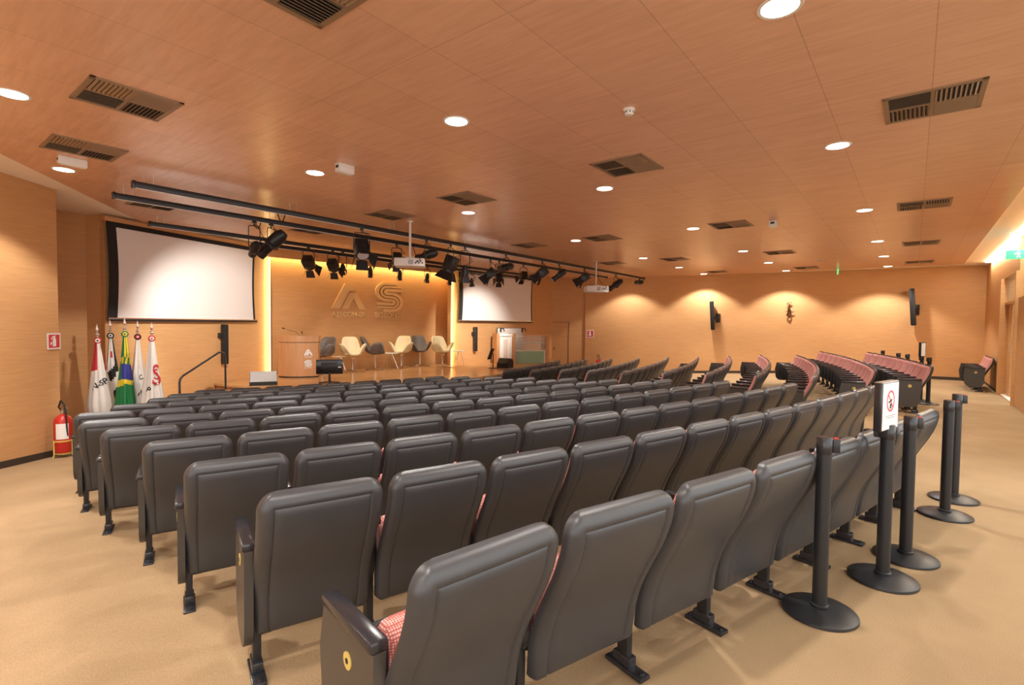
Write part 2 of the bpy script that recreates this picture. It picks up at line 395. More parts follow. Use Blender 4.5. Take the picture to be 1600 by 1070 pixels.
# ------------------------------------------------------------------ auditorium seats
def cr(pts):
    """smooth curve through (z, y) pairs, sampled"""
    zs = np.array([p[0] for p in pts]); ys = np.array([p[1] for p in pts])
    d = np.gradient(ys, zs)
    def f(z):
        z = min(max(z, zs[0]), zs[-1]); i = int(min(np.searchsorted(zs, z, 'right') - 1, len(zs) - 2))
        h = zs[i + 1] - zs[i]; t = (z - zs[i]) / h
        return float((2*t**3-3*t**2+1)*ys[i] + (t**3-2*t**2+t)*h*d[i] + (-2*t**3+3*t**2)*ys[i+1] + (t**3-t**2)*h*d[i+1])
    return f
BACK = cr([(.13, .052), (.22, .055), (.32, .070), (.42, .102), (.52, .152), (.62, .206), (.70, .240), (.78, .257), (.845, .252)])
def pad(bm, W, z0, z1, rt, rb, base, sgn, t, curl, groove=None, crown=0.):
    """upholstered / moulded slab standing on a curved base line: flat side on base(z), rounded face t away"""
    H = z1 - z0; hw0 = W / 2
    dl = [0, .004, .010, .018, .03, .045, .055, .059, .063, .067, .073, .10, .14]
    tops = [d for d in dl] + [.19, .24, .29, .34, .39, .44, .49, .54]
    tops = [d for d in tops if d < H - .035] + [H - .03, H - .018, H - .009, H - .003, H]
    def hw(z):
        if z > z1 - rt: a = z - (z1 - rt); return hw0 - rt + math.sqrt(max(0, rt * rt - a * a))
        if z < z0 + rb: a = (z0 + rb) - z; return hw0 - rb + math.sqrt(max(0, rb * rb - a * a))
        return hw0
    cols = dl + [hw0 * .8]; cols = [c for c in cols if c < hw0 * .78] + [hw0]
    F, B = [], []
    for dt in tops:
        z = z1 - dt; h = hw(z); k = h / hw0; rf, rb_ = [], []
        xs = [(-h + c * k, c) for c in cols] + [(h - c * k, c) for c in cols[-2::-1]]
        for x, dx in xs:
            e = min(dx, dt, H - dt); c = max(0, 1 - e / curl) if curl else 0
            y = t * math.sqrt(max(0, 1 - c * c))
            if groove:
                m = min(dx, dt); y -= groove[1] * math.exp(-((m - groove[0]) / .0042) ** 2)
                if m > groove[0]: y -= groove[1] * .35
            if crown: y += crown * (1 - (x / hw0) ** 2) * min(1, dt / .1, (H - dt) / .1)
            rf.append(bm.verts.new((x, base(z) + sgn * y, z))); rb_.append((x, base(z), z))
        F.append(rf); B.append(rb_)
    nx = len(F[0]); BV = []
    for i, r in enumerate(B):
        BV.append([F[i][j] if (i in (0, len(B) - 1) or j in (0, nx - 1)) else bm.verts.new(p) for j, p in enumerate(r)])
    for i in range(len(F) - 1):
        for j in range(nx - 1):
            bm.faces.new((F[i][j], F[i][j + 1], F[i + 1][j + 1], F[i + 1][j]))
            q = (BV[i][j], BV[i + 1][j], BV[i + 1][j + 1], BV[i][j + 1])
            if len(set(q)) == 4 and not all(v in (F[i][j], F[i][j+1], F[i+1][j], F[i+1][j+1]) for v in q):
                try: bm.faces.new(q)
                except ValueError: pass
SEATMESH = {}
bm = bmesh.new(); pad(bm, .515, .165, .845, .075, .05, lambda z: -BACK(z) + .040, -1, .046, .042, groove=(.063, .007), crown=.004); SEATMESH['backrest'] = meshof('backrest', bm, 'seat_plastic', 50)
bm = bmesh.new(); pad(bm, .485, .30, .815, .075, .04, lambda z: -BACK(z) + .032, 1, .055, .045, groove=(.23, .006), crown=.012); SEATMESH['back_cushion'] = meshof('back_cushion', bm, 'seat_fabric', 60)
PAN = lambda z: .09 + (z - .27) * .10
bm = bmesh.new(); pad(bm, .43, .20, .525, .06, .05, PAN, 1, .055, .05); SEATMESH['seat_pan'] = meshof('seat_pan', bm, 'seat_underside', 60)
bm = bmesh.new(); pad(bm, .405, .22, .530, .06, .05, lambda z: PAN(z) + .004, -1, .075, .055, crown=.012); SEATMESH['seat_cushion'] = meshof('seat_cushion', bm, 'seat_fabric', 60)
bm = bmesh.new(); box(bm, (0, .085, .586), (.056, .36, .036), bev=.010); SEATMESH['armrest'] = meshof('armrest', bm, 'black_gloss')
def yz_plate(bm, poly, x0, x1):
    mt = Matrix(((0, 0, 1, 0), (1, 0, 0, 0), (0, 1, 0, 0), (0, 0, 0, 1))); prism(bm, poly, x0, x1, mt)
def arcpoly(cy, cz, r, a0, a1, n=6): return [(cy + r * math.cos(rad(a0 + (a1 - a0) * k / n)), cz + r * math.sin(rad(a0 + (a1 - a0) * k / n))) for k in range(n + 1)]
bm = bmesh.new(); yz_plate(bm, [(-.05, .57), (-.04, .40)] + arcpoly(.06, .36, .10, 180, 270) + arcpoly(.16, .36, .10, 270, 360) + [(.25, .57)], -.013, .013); SEATMESH['side_panel'] = meshof('side_panel', bm, 'black_metal')
bm = bmesh.new(); yz_plate(bm, [(-.095, .57), (-.085, .34)] + arcpoly(.05, .24, .13, 180, 265) + arcpoly(.15, .24, .13, 275, 345) + [(.30, .42), (.265, .57)], -.018, .018); SEATMESH['end_panel'] = meshof('end_panel', bm, 'end_panel_paint')
bm = bmesh.new(); b = bmesh.new(); bmesh.ops.create_cone(b, cap_ends=True, segments=24, radius1=.026, radius2=.026, depth=.004)
bmesh.ops.transform(b, matrix=Matrix.Rotation(PI / 2, 4, 'Y'), verts=b.verts); merge(bm, b); SEATMESH['badge'] = meshof('badge', bm, 'brass_badge')
bm = bmesh.new(); bmesh.ops.create_cone(bm, cap_ends=True, segments=12, radius1=.009, radius2=.009, depth=.0052)
bmesh.ops.transform(bm, matrix=Matrix.Rotation(PI / 2, 4, 'Y'), verts=bm.verts); SEATMESH['badge_mark'] = meshof('badge_mark', bm, 'black_matte')
bm = bmesh.new(); box(bm, (0, .02, .27), (.034, .058, .56), bev=.004); SEATMESH['leg'] = meshof('leg', bm, 'black_metal')
bm = bmesh.new(); box(bm, (0, .005, .010), (.058, .21, .018), bev=.004); box(bm, (0, .02, .04), (.046, .10, .05), bev=.008)
for y in (-.08, .09): cyl(bm, (0, y, .018), (0, y, .028), .011, .009, 8)
SEATMESH['foot_plate'] = meshof('foot_plate', bm, 'black_gloss')
def sp(name, parent, loc=(0, 0, 0), key=None):
    o = bpy.data.objects.new(name, SEATMESH[key or name]); COL.objects.link(o); o.parent = parent; o.location = loc; return o
PITCH = .544
def support(t, side, end):
    x = side * PITCH / 2
    sp('armrest', t, (x, 0, 0))
    if end:
        p = sp('end_panel', t, (x, 0, 0)); b = sp('badge', p, (side * .0195, .075, .475)); b['label'] = 'round yellow badge'
        sp('badge_mark', p, (side * .0202, .075, .475))
    else: sp('side_panel', t, (x, 0, 0))
    l = sp('leg', t, (x - side * .035 if end else x, -.035 if end else 0, 0)); sp('foot_plate', l)
def make_seat(left_end, right_end):
    t = bpy.data.objects.new('auditorium_seat', None); t.empty_display_size = .1; COL.objects.link(t); t['category'] = 'chair'
    sp('backrest', t); sp('back_cushion', t); p = sp('seat_pan', t); sp('seat_cushion', p)
    support(t, -1, left_end)
    if right_end: support(t, 1, True)
    return t
PROTO = {}
def place_seat(loc, rz, label, group, le, re, scale=(1, 1, 1)):
    k = (le, re)
    if k not in PROTO:
        o = PROTO[k] = make_seat(le, re); o.location = loc; o.rotation_euler = (0, 0, rz); o['label'] = label; o['group'] = group
    else: o = dup(PROTO[k], loc, rz, label, group)
    o.scale = scale
    return o
ROWS = ['back row', 'second row from the back', 'third row from the back', 'fourth row from the back', 'fifth row from the back', 'sixth row from the back', 'fifth row from the stage', 'fourth row from the stage', 'third row from the stage', 'second row from the stage', 'front row by the stage']
LEFT = [(22.505, .588, 8), (21.72, .540, 13), (20.97, .536, 13), (20.24, .538, 13), (19.43, .545, 13), (18.67, .537, 13), (18.01, .538, 13), (17.71, .538, 12), (17.51, .540, 11), (17.21, .545, 10), (17.06, .545, 9)]
for i, (m0, p, n) in enumerate(LEFT):
    R = RL - PL * i
    for k in range(n):
        t = (m0 + p * k) / R; q = R - .258; rz = t
        x, y = CL.x + q * math.sin(t), CL.y - q * math.cos(t)
        if i == 0 and k == 0: rz += rad(8); x -= .005; y -= .055
        fz = floorz(x, y); sz = (ZL[i] - fz) / HT * (1.02 if i == 0 else 1)
        place_seat((x, y, fz), rz, 'charcoal-backed seat, %s from left aisle, %s, left block' % (ORD[k], ROWS[i]), 'tip-up seats in the left block', k == 0, k == n - 1, (p / PITCH, 1, sz))
RIGHT = [(60.17, 10), (59.0, 13), (55.95, 13), (56.5, 13), (56.9, 12), (57.5, 11), (57.5, 11), (58.0, 10), (59.0, 9), (59.3, 9), (59.6, 8)]
for i, (a0, n) in enumerate(RIGHT):
    R = RR - PR * i
    for k in range(n):
        t = rad(a0) + (.25 + PITCH * k) / R; q = R - .258
        x, y = CR.x + q * math.sin(t), CR.y - q * math.cos(t); fz = floorz(x, y)
        place_seat((x, y, fz), t, 'maroon-cushioned seat, %s from centre aisle, %s, right block' % (ORD[k], ROWS[i]), 'tip-up seats in the right block', k == 0, k == n - 1, (1, 1, (ZR[i] - fz) / HT))
# three loose seats against the rear wall, by the far corner
for k, wd in enumerate(('nearest the door bay', 'middle of the three', 'nearest the far corner')):
    p = dn(17.0 + .56 * k, NR + .33)
    place_seat((p.x, p.y, floorz(*p)), rad(51.9), 'maroon seat standing alone against the rear wall, %s' % wd, 'short row of seats against the rear wall', k == 0, k == 2)
# ------------------------------------------------------------------ ceiling fittings
def lamp(name, parent, loc, watts, size=116, blend=.35, col=(1, .95, .89), r=.08, aim=None):
    l = bpy.data.lights.new(name, 'SPOT'); l.energy = watts; l.spot_size = rad(size); l.spot_blend = blend; l.color = col; l.shadow_soft_size = r
    o = bpy.data.objects.new(name, l); COL.objects.link(o); o.parent = parent; o.location = loc
    if aim is not None: o.rotation_euler = Vector(aim).to_track_quat('-Z', 'Y').to_euler()
    return o
DLR = {'n0': .66, 'n1': 3.32, 'n2': 5.85, 'n3': 8.26}
bm = bmesh.new(); lathe(bm, [(.100, -.004), (.118, -.006), (.122, .0), (.118, .004), (.100, .004), (.100, -.004)], 32)
DL_RING = meshof('trim_ring', bm, 'white_plastic')
bm = bmesh.new(); lathe(bm, [(0, -.002), (.1005, -.002), (.1005, .003), (0, .003)], 32); DL_DISC = meshof('diffuser', bm, 'lamp_glow')
def downlight(d, n, label, watts, size=116):
    p = dn(d, n); t = thing('downlight', label, 'ceiling light', (p.x, p.y, HC), 0, 'round recessed downlights')
    for nm, me in (('trim_ring', DL_RING), ('diffuser', DL_DISC)):
        o = bpy.data.objects.new(nm, me); COL.objects.link(o); o.parent = t
    lamp('bulb', t, (0, 0, -.02), watts, size)
WD = 150
ROWN = ['row nearest the rear wall', 'second row from the rear wall', 'third row from the rear wall', 'row above the left aisle']
GRID = [(.66, [3.29, 6.12, 9.69, 13.3, 16.16, 18.80]), (3.32, [3.38, 6.21, 9.71, 13.28, 16.04, 18.6]), (5.85, [.81, 3.5, 6.25, 9.67, 13.2, 15.9, 18.3]), (8.26, [1.59])]
downlight(17.5, 8.35, 'round recessed downlight by the far corner, behind the spotlights', WD * 1.2)
for r, (n, ds) in enumerate(GRID):
    for k, d in enumerate(ds):
        lab = 'round recessed downlight, %s from the left in the %s' % (ORD[k], ROWN[r]) if r < 3 else 'single round recessed downlight over the left aisle by the plaster border'
        downlight(d, n, lab, WD * (1.6 if d > 18 else 1))
for d, n, lab in ((.45, 6.85, 'lighting the left wall'), (.55, .66, 'nearest the rear wall'), (-1.9, .66, 'deep in the back corner'), (.45, 3.32, 'directly over the left side'), (-1.9, 3.32, 'far behind on the left'), (-1.6, 5.85, 'by the left wall')):
    p = dn(d, n); t = thing('downlight', 'round recessed downlight behind the photographer, %s' % lab, 'ceiling light', (p.x, p.y, HC), 0, 'round recessed downlights')
    for nm, me in (('trim_ring', DL_RING), ('diffuser', DL_DISC)):
        o = bpy.data.objects.new(nm, me); COL.objects.link(o); o.parent = t
    lamp('bulb', t, (0, 0, -.02), WD)

# four-way air diffusers
S = .315
bm = bmesh.new()
for a in (-1, 1):
    box(bm, (a * (S - .018), 0, -.004), (.036, 2 * S, .012)); box(bm, (0, a * (S - .018), -.004), (2 * S, .036, .012))
box(bm, (0, 0, -.004), (.026, 2 * S - .07, .012)); box(bm, (0, 0, -.004), (2 * S - .07, .026, .012))
VF = meshof('frame', bm, 'vent_metal')
bm = bmesh.new(); box(bm, (0, 0, -.0015), (2 * S - .05, 2 * S - .05, .002)); VB = meshof('backing', bm, 'black_matte')
VQ = {}
for pat in 'ab':
    VQ[pat] = []
    for qx, qy, sg in ((1, 1, 1), (-1, -1, -1), (-1, 1, .5), (1, -1, -1)):
        bm = bmesh.new(); c = (S - .036 + .013) / 2; along = (qx == qy) == (pat == 'a')     # blades run along x?
        for k in range(9):
            u = -.118 + k * .0295
            ctr = (qx * c + (0 if along else u), qy * c + (u if along else 0), -.004)
            rot = Matrix.Rotation(sg * rad(42), 3, 'X') if along else Matrix.Rotation(-sg * rad(42), 3, 'Y')
            box(bm, ctr, (.262, .032, .0022) if along else (.032, .262, .0022), rot)
        VQ[pat].append(meshof('louvre', bm, 'vent_metal', 0))
def vent(d, n, label):
    p = dn(d, n); t = thing('air_diffuser', label, 'air vent', (p.x, p.y, HC), PI / 2 - TH, 'square ceiling air diffusers')
    for nm, me in [('frame', VF), ('backing', VB)] + [('louvre', m) for m in VQ['a' if n < 4 else 'b']]:
        o = bpy.data.objects.new(nm, me); COL.objects.link(o); o.parent = t
VG = [(-.06, [5.4, 9.73, 14.04, 18.0]), (2.65, [1.5, 5.48, 9.72, 13.97, 17.95]), (5.22, [1.42, 5.54, 9.69, 13.85, 17.8]), (7.06, [1.53, 5.62, 9.63, 13.75]), (9.56, [2.95, 5.64])]
VN = ['line along the rear wall', 'second line from the rear wall', 'third line from the rear wall', 'fourth line from the rear wall', 'line above the spotlight rails']
for r, (n, ds) in enumerate(VG):
    for k, d in enumerate(ds): vent(d, n, 'square four-way ceiling vent, %s from the left in the %s' % (ORD[k], VN[r]))

def detector(d, n, label, r=.05):
    p = dn(d, n); t = thing('smoke_detector', label, 'smoke detector', (p.x, p.y, HC))
    bm = bmesh.new(); lathe(bm, [(r, 0), (r, -.018), (0, -.018)][::-1], 24); obj('base', bm, 'white_plastic', t)
    bm = bmesh.new(); lathe(bm, [(0, -.052), (r * .55, -.050), (r * .78, -.036), (r * .8, -.018)], 24); h = obj('sensor_head', bm, 'white_plastic', t)
    bm = bmesh.new()
    for k in range(8):
        a = k * PI / 4; box(bm, (r * .74 * math.cos(a), r * .74 * math.sin(a), -.030), (.006, .012, .010), Matrix.Rotation(a, 3, 'Z'))
    obj('slot', bm, 'black_matte', h)
def dnof(x, y): return (x * D.x + y * D.y, x * N.x + y * N.y)
detector(*dnof(.97, 4.41), 'white round smoke detector on the ceiling near the front of the photo')
detector(*dnof(8.27, 13.81), 'small white dome detector on the ceiling near the far wall', .045)
def elight(xy, label, s=(.20, .10, .10)):
    t = thing('emergency_light', label, 'emergency light', (xy[0], xy[1], HC), PI / 2 - TH)
    bm = bmesh.new(); box(bm, (0, 0, -s[2] / 2), s, bev=.008); b = obj('housing', bm, 'white_plastic', t)
    bm = bmesh.new(); box(bm, (0, 0, -s[2] - .002), (s[0] * .75, s[1] * .6, .004)); obj('lens', bm, 'sign_white', t)
    bm = bmesh.new(); box(bm, (-s[0] / 2 - .001, 0, -s[2] * .4), (.003, s[1] * .5, s[2] * .3)); obj('socket', bm, 'black_matte', t)
elight((-1.97, 6.03), 'white emergency light box on the ceiling beside a downlight, before the rails')
elight((-5.03, 5.90), 'white emergency light box on the ceiling at far left beside an air vent', (.26, .08, .09))
elight((4.48, 8.90), 'white emergency light box on the ceiling among the middle vents', (.12, .12, .11))

# ------------------------------------------------------------------ lighting rails and theatre lamps
ZR_ = 3.19
RAILS = []
def rail(d0, d1, n, label):
    a, b = dn(d0, n), dn(d1, n); t = thing('lighting_rail', label, 'lighting rail', (a.x, a.y, ZR_), PI / 2 - TH, 'black lighting rails over the stage'); L = d1 - d0
    bm = bmesh.new(); box(bm, (L / 2, 0, .0), (L, .065, .075), bev=.006); obj('bar', bm, 'black_metal', t)
    bm = bmesh.new(); box(bm, (L / 2, 0, -.041), (L - .05, .02, .008)); obj('conductor_strip', bm, 'white_plastic', t)
    k = 0; s = .12
    while s < L:
        for q, e in ((s, .018), (s + .09, -.018)):
            bm = bmesh.new(); cyl(bm, (q, e, .036), (q, e, HC - ZR_), .004, seg=6); obj('hanger_rod', bm, 'steel', t)
        s += 1.9
    for x in (0, L):
        bm = bmesh.new(); box(bm, (x, 0, 0), (.03, .08, .09), bev=.006); obj('end_cap', bm, 'black_gloss', t)
    RAILS.append(t)
rail(2.12, 17.3, 7.62, 'longest black lighting rail, nearest the audience')
rail(2.15, 16.2, 8.53, 'second black lighting rail from the audience, behind the longest one')
rail(3.15, 13.9, 10.5, 'third black lighting rail from the audience, above the left screen edge')
rail(5.4, 15.2, 11.2, 'black lighting rail closest to the stage wall')

def theatre_lamp(kind, d, n, drop, aim, label, watts=0, size=40, scale=1., blend=.5):
    """kind: fresnel / profile / par; aim: point in the room the lamp is turned to"""
    p = dn(d, n); z0 = ZR_ - .035
    t = thing({'fresnel': 'fresnel_spotlight', 'profile': 'profile_spotlight', 'par': 'par_spotlight'}[kind], label, 'spotlight', (p.x, p.y, z0), 0, 'theatre spotlights on the rails')
    c = Vector((0, 0, -drop)); f = (Vector(aim) - Vector((p.x, p.y, z0 - drop))).normalized()
    sx = f.cross(Vector((0, 0, 1))); sx = sx.normalized() if sx.length > .01 else Vector((1, 0, 0)); up = sx.cross(f)
    mt = Matrix(((sx.x, up.x, f.x, c.x), (sx.y, up.y, f.y, c.y), (sx.z, up.z, f.z, c.z), (0, 0, 0, 1)))   # local z = beam
    def o(nm, bm, m, par=t, sm=35):
        bmesh.ops.transform(bm, matrix=mt, verts=bm.verts); return obj(nm, bm, m, par, smooth=sm)
    r = {'fresnel': .105, 'profile': .075, 'par': .06}[kind] * scale; L = {'fresnel': .25, 'profile': .30, 'par': .17}[kind] * scale
    bm = bmesh.new(); box(bm, (0, 0, -.012), (.05, .075, .05), bev=.006); box(bm, (0, .05, .02), (.03, .02, .10)); cyl(bm, (0, 0, -.03), (0, 0, -.08), .012, seg=8); obj('clamp', bm, 'black_metal', t)
    # yoke: from the clamp round both sides of the body
    w_ = r + .022; top = Vector((0, 0, -.08)); sxh = Vector((sx.x, sx.y, 0)).normalized()
    bm = bmesh.new(); tube(bm, [c + sx * w_, c + sxh * w_ + Vector((0, 0, drop - .10)), top + sxh * w_ * .8, top, top - sxh * w_ * .8, c - sxh * w_ + Vector((0, 0, drop - .10)), c - sx * w_], .008, 6); obj('yoke', bm, 'black_metal', t)
    bm = bmesh.new()
    if kind == 'fresnel':
        box(bm, (0, 0, -.02 * scale), (2 * r, 2 * r, L), bev=.02 * scale); box(bm, (0, r, -.04 * scale), (r * 1.2, .03, L * .6), bev=.006)
        for k in range(4): box(bm, (0, -r - .004, -.09 * scale + .04 * scale * k), (r * 1.5, .012, .012))
        cyl(bm, (0, 0, L / 2 - .03), (0, 0, L / 2 + .02), r * 1.0, seg=24)
    elif kind == 'profile':
        lathe(bm, [(0, -L * .75), (r * .75, -L * .75), (r * 1.15, -L * .55), (r * 1.2, -L * .1), (r * .9, 0), (r * .85, L * .45), (r * .98, L * .48), (r * .98, L * .72), (r * .85, L * .72)], 20)
        box(bm, (0, 0, L * .02), (r * 2.1, r * 2.1, .05), bev=.006)
    else:
        lathe(bm, [(0, -L * .6), (r * .55, -L * .58), (r * .8, -L * .3), (r, -L * .1), (r, L * .5), (r * .92, L * .5)], 20)
    body = o('body', bm, 'black_metal')
    bm = bmesh.new(); fz = {'fresnel': L / 2 + .021, 'profile': L * .66, 'par': L * .42}[kind]
    lathe(bm, [(0, fz + .012), (r * .5, fz + .009), (r * .84, fz), (r * .84, fz - .01)], 20); o('lens', bm, 'lens_glow' if watts else 'white_plastic', body)
    bm = bmesh.new(); tube(bm, [Vector((.02, .02, -.05)), c * .5 + Vector((w_ + .06, .03, -.04)), c - f * L * .55 + Vector((0, 0, .0))], .006, 6); obj('power_cable', bm, 'black_matte', t)
    if kind in ('fresnel', 'par'):
        hl = (1.55 if kind == 'fresnel' else 1.5) * r; z1 = L / 2 + (.02 if kind == 'fresnel' else .0)
        for k in range(4):
            R4 = Matrix.Rotation(k * PI / 2, 4, 'Z'); fl = rad(28 if kind == 'fresnel' else 14)
            a, b = (r * .8, r * (1.35 if k % 2 else .95))
            q = [(-a, r, z1), (a, r, z1), (b, r + hl * math.sin(fl), z1 + hl * math.cos(fl)), (-b, r + hl * math.sin(fl), z1 + hl * math.cos(fl))]
            bm = bmesh.new(); pts = [R4 @ Vector(v) for v in q]; nrm = (pts[1] - pts[0]).cross(pts[2] - pts[0]).normalized() * .003
            put(bm, pts + [v + nrm for v in pts], [(0, 1, 2, 3), (7, 6, 5, 4), (0, 4, 5, 1), (1, 5, 6, 2), (2, 6, 7, 3), (3, 7, 4, 0)])
            o('barn_door', bm, 'black_metal', sm=0)
    if watts: lamp('bulb', t, c + f * (L * .8 + .06), watts, size, blend, (1, .93, .84), .05, f)
n1, n2, n3, n4 = 7.62, 8.53, 10.5, 11.2
theatre_lamp('profile', 4.30, n2, .34, (-6.6, 8.75, .6), 'bulky black profile spotlight aimed at the flags, leftmost on the second rail', 110, 56, 1.3)
theatre_lamp('profile', 4.02, n2, .46, (-6.50, 11.3, 1.15), 'small profile spotlight turned towards the left screen, leftmost lamp of all', 300, 74, .85, .7)
theatre_lamp('fresnel', 6.12, n3, .34, (-4.4, 14.2, .6), 'black fresnel with closed barn doors, leftmost on the third rail', 0, scale=1.)
theatre_lamp('fresnel', 6.72, n3, .34, (-4.0, 14.6, .4), 'black fresnel with barn doors, second from the left on the third rail', 60, 70, .95)
theatre_lamp('par', 6.98, n3, .36, (-4.6, 14.6, .5), 'small black lamp crowded beside the second fresnel on the third rail')
theatre_lamp('fresnel', 5.44, n1, .36, (-1.5, 7.0, 0), 'large black fresnel with spread barn doors, leftmost fresnel on the longest rail', 0, scale=1.1)
theatre_lamp('par', 8.26, n4, .28, (-4.1, 14.9, .3), 'small black lamp on the rail by the stage, leftmost there', 25, 60)
theatre_lamp('fresnel', 6.95, n2, .30, (-3.4, 12.9, .2), 'silver-edged fresnel behind the left projector on the second rail', 60, 70, .8)
theatre_lamp('par', 9.24, n4, .28, (-3.5, 15.6, .3), 'small black lamp hanging just below the left projector', 25, 60)
theatre_lamp('profile', 6.95, n1, .30, (-6.0, 10.8, 1.5), 'slim black profile spotlight tilted left, above the left projector')
theatre_lamp('par', 10.25, n4, .28, (-2.9, 16.2, .3), 'small black lamp on the stage rail right of the left projector', 25, 60)
theatre_lamp('fresnel', 7.62, n1, .40, (-2.3, 11.0, 0), 'large black fresnel with wide barn doors, middle of the longest rail', 0, scale=1.15)
theatre_lamp('par', 8.05, n1, .52, (-1.2, 11.5, 0), 'black lamp tucked under the right side of the large middle fresnel', 0, scale=1.35)
theatre_lamp('par', 11.18, n4, .28, (-2.2, 16.9, .3), 'small black lamp on the stage rail at the right edge of the logo wall', 25, 60)
theatre_lamp('par', 12.15, n4, .28, (-1.2, 17.2, .3), 'small black lamp against the left edge of the right screen', 25, 60)
theatre_lamp('fresnel', 9.95, n2, .36, (-3.0, 12.6, .5), 'grey-lit fresnel pointing down left, in front of the right screen', 60, 70, .95)
theatre_lamp('profile', 9.45, n1, .30, (-4.3, 8.0, 1.6), 'long profile spotlight lying almost level before the right screen')
theatre_lamp('fresnel', 10.3, n2, .44, (-.7, 17.4, .8), 'black fresnel pointing down right, in front of the right screen', 0, scale=.8)
theatre_lamp('fresnel', 11.35, n2, .30, (-1.15, 17.3, 1.45), 'black fresnel at the right screen corner, on the second rail', 480, 50, .8, .8)
theatre_lamp('fresnel', 10.95, n1, .30, (-1.9, 12.5, .6), 'black fresnel beside the two spotlights left of the right projector')
theatre_lamp('profile', 11.75, n1, .30, (-1.6, 13.6, .6), 'slim black profile spotlight tilted down left, right of the screen corner')
theatre_lamp('fresnel', 13.1, n1, .26, (-.6, 14.6, 1.1), 'black fresnel immediately left of the right projector')
theatre_lamp('profile', 15.1, n1, .34, (.2, 15.5, .6), 'profile spotlight immediately right of the right projector', 0, scale=1.2)
theatre_lamp('profile', 16.9, n1, .12, (2.0, 16.0, 2.8), 'flat black lamp at the far end of the longest rail', 0, scale=.9)
for rl_, x in ((RAILS[1], 1.92), (RAILS[0], 1.88)):
    bm = bmesh.new(); tube(bm, [(x - .06 + .12 * i / 13, 0, -.03 - .12 * (1 - (abs(i - 6.5) / 6.5) ** 2)) for i in range(14)], .008, 6); obj('cable_loop', bm, 'black_matte', rl_)

def projector(xy, zc, s, label, rz):
    t = thing('projector', label, 'projector', (xy[0], xy[1], zc), rz, 'white ceiling projectors'); w_, dp, h = s
    bm = bmesh.new(); box(bm, (0, 0, 0), (w_, dp, h), bev=.025); o = obj('housing', bm, 'white_plastic', t)
    bm = bmesh.new(); cyl(bm, (w_ * .2, dp / 2 - .01, 0), (w_ * .2, dp / 2 + .05, 0), h * .36, seg=20); obj('lens_barrel', bm, 'black_gloss', o)
    bm = bmesh.new(); box(bm, (w_ * .04, -dp / 2 - .003, .0), (w_ * .16, .006, h * .55), bev=.002); obj('port_panel', bm, 'grey_panel', o)
    bm = bmesh.new()
    for k in range(5): box(bm, (w_ * (.2 + .055 * k), -dp / 2 - .004, h * (.12 if k % 2 else -.1)), (w_ * .035, .008, h * .2), bev=.002)
    obj('connector', bm, 'black_matte', o)
    bm = bmesh.new()
    for k in range(7): box(bm, (-w_ * .42 + k * w_ * .045, -dp / 2 - .002, 0), (w_ * .02, .006, h * .6))
    obj('cooling_grille', bm, 'white_plastic', o)
    bm = bmesh.new(); cyl(bm, (0, 0, h / 2 + .04), (0, 0, HC - zc), .022, seg=14); lathe(bm, [(0, HC - zc - .012), (.06, HC - zc - .012), (.06, HC - zc)], 20); obj('mount_pole', bm, 'white_plastic', t)
    bm = bmesh.new(); box(bm, (0, 0, h / 2 + .02), (.16, .16, .012)); box(bm, (.05, 0, h / 2 + .01), (.02, .05, .05)); box(bm, (-.05, 0, h / 2 + .01), (.02, .05, .05)); obj('mount_plate', bm, 'white_plastic', t)
    bm = bmesh.new(); tube(bm, [(w_ * .22, -dp / 2, .0), (w_ * .3, -dp / 2 - .07, .0), (w_ * .36, -dp / 2 - .06, h * .3), (w_ * .2, -dp / 4, h * .9), (.03, 0, h + .2)], .006, 6); obj('signal_cable', bm, 'black_matte', t)
projector((-1.86, 9.30), 2.60, (.54, .40, .15), 'white ceiling projector on a pole among the stage spotlights', rad(8))
projector((2.40, 14.80), 2.55, (.64, .44, .18), 'white ceiling projector on a pole, in front of the far corner', rad(6))

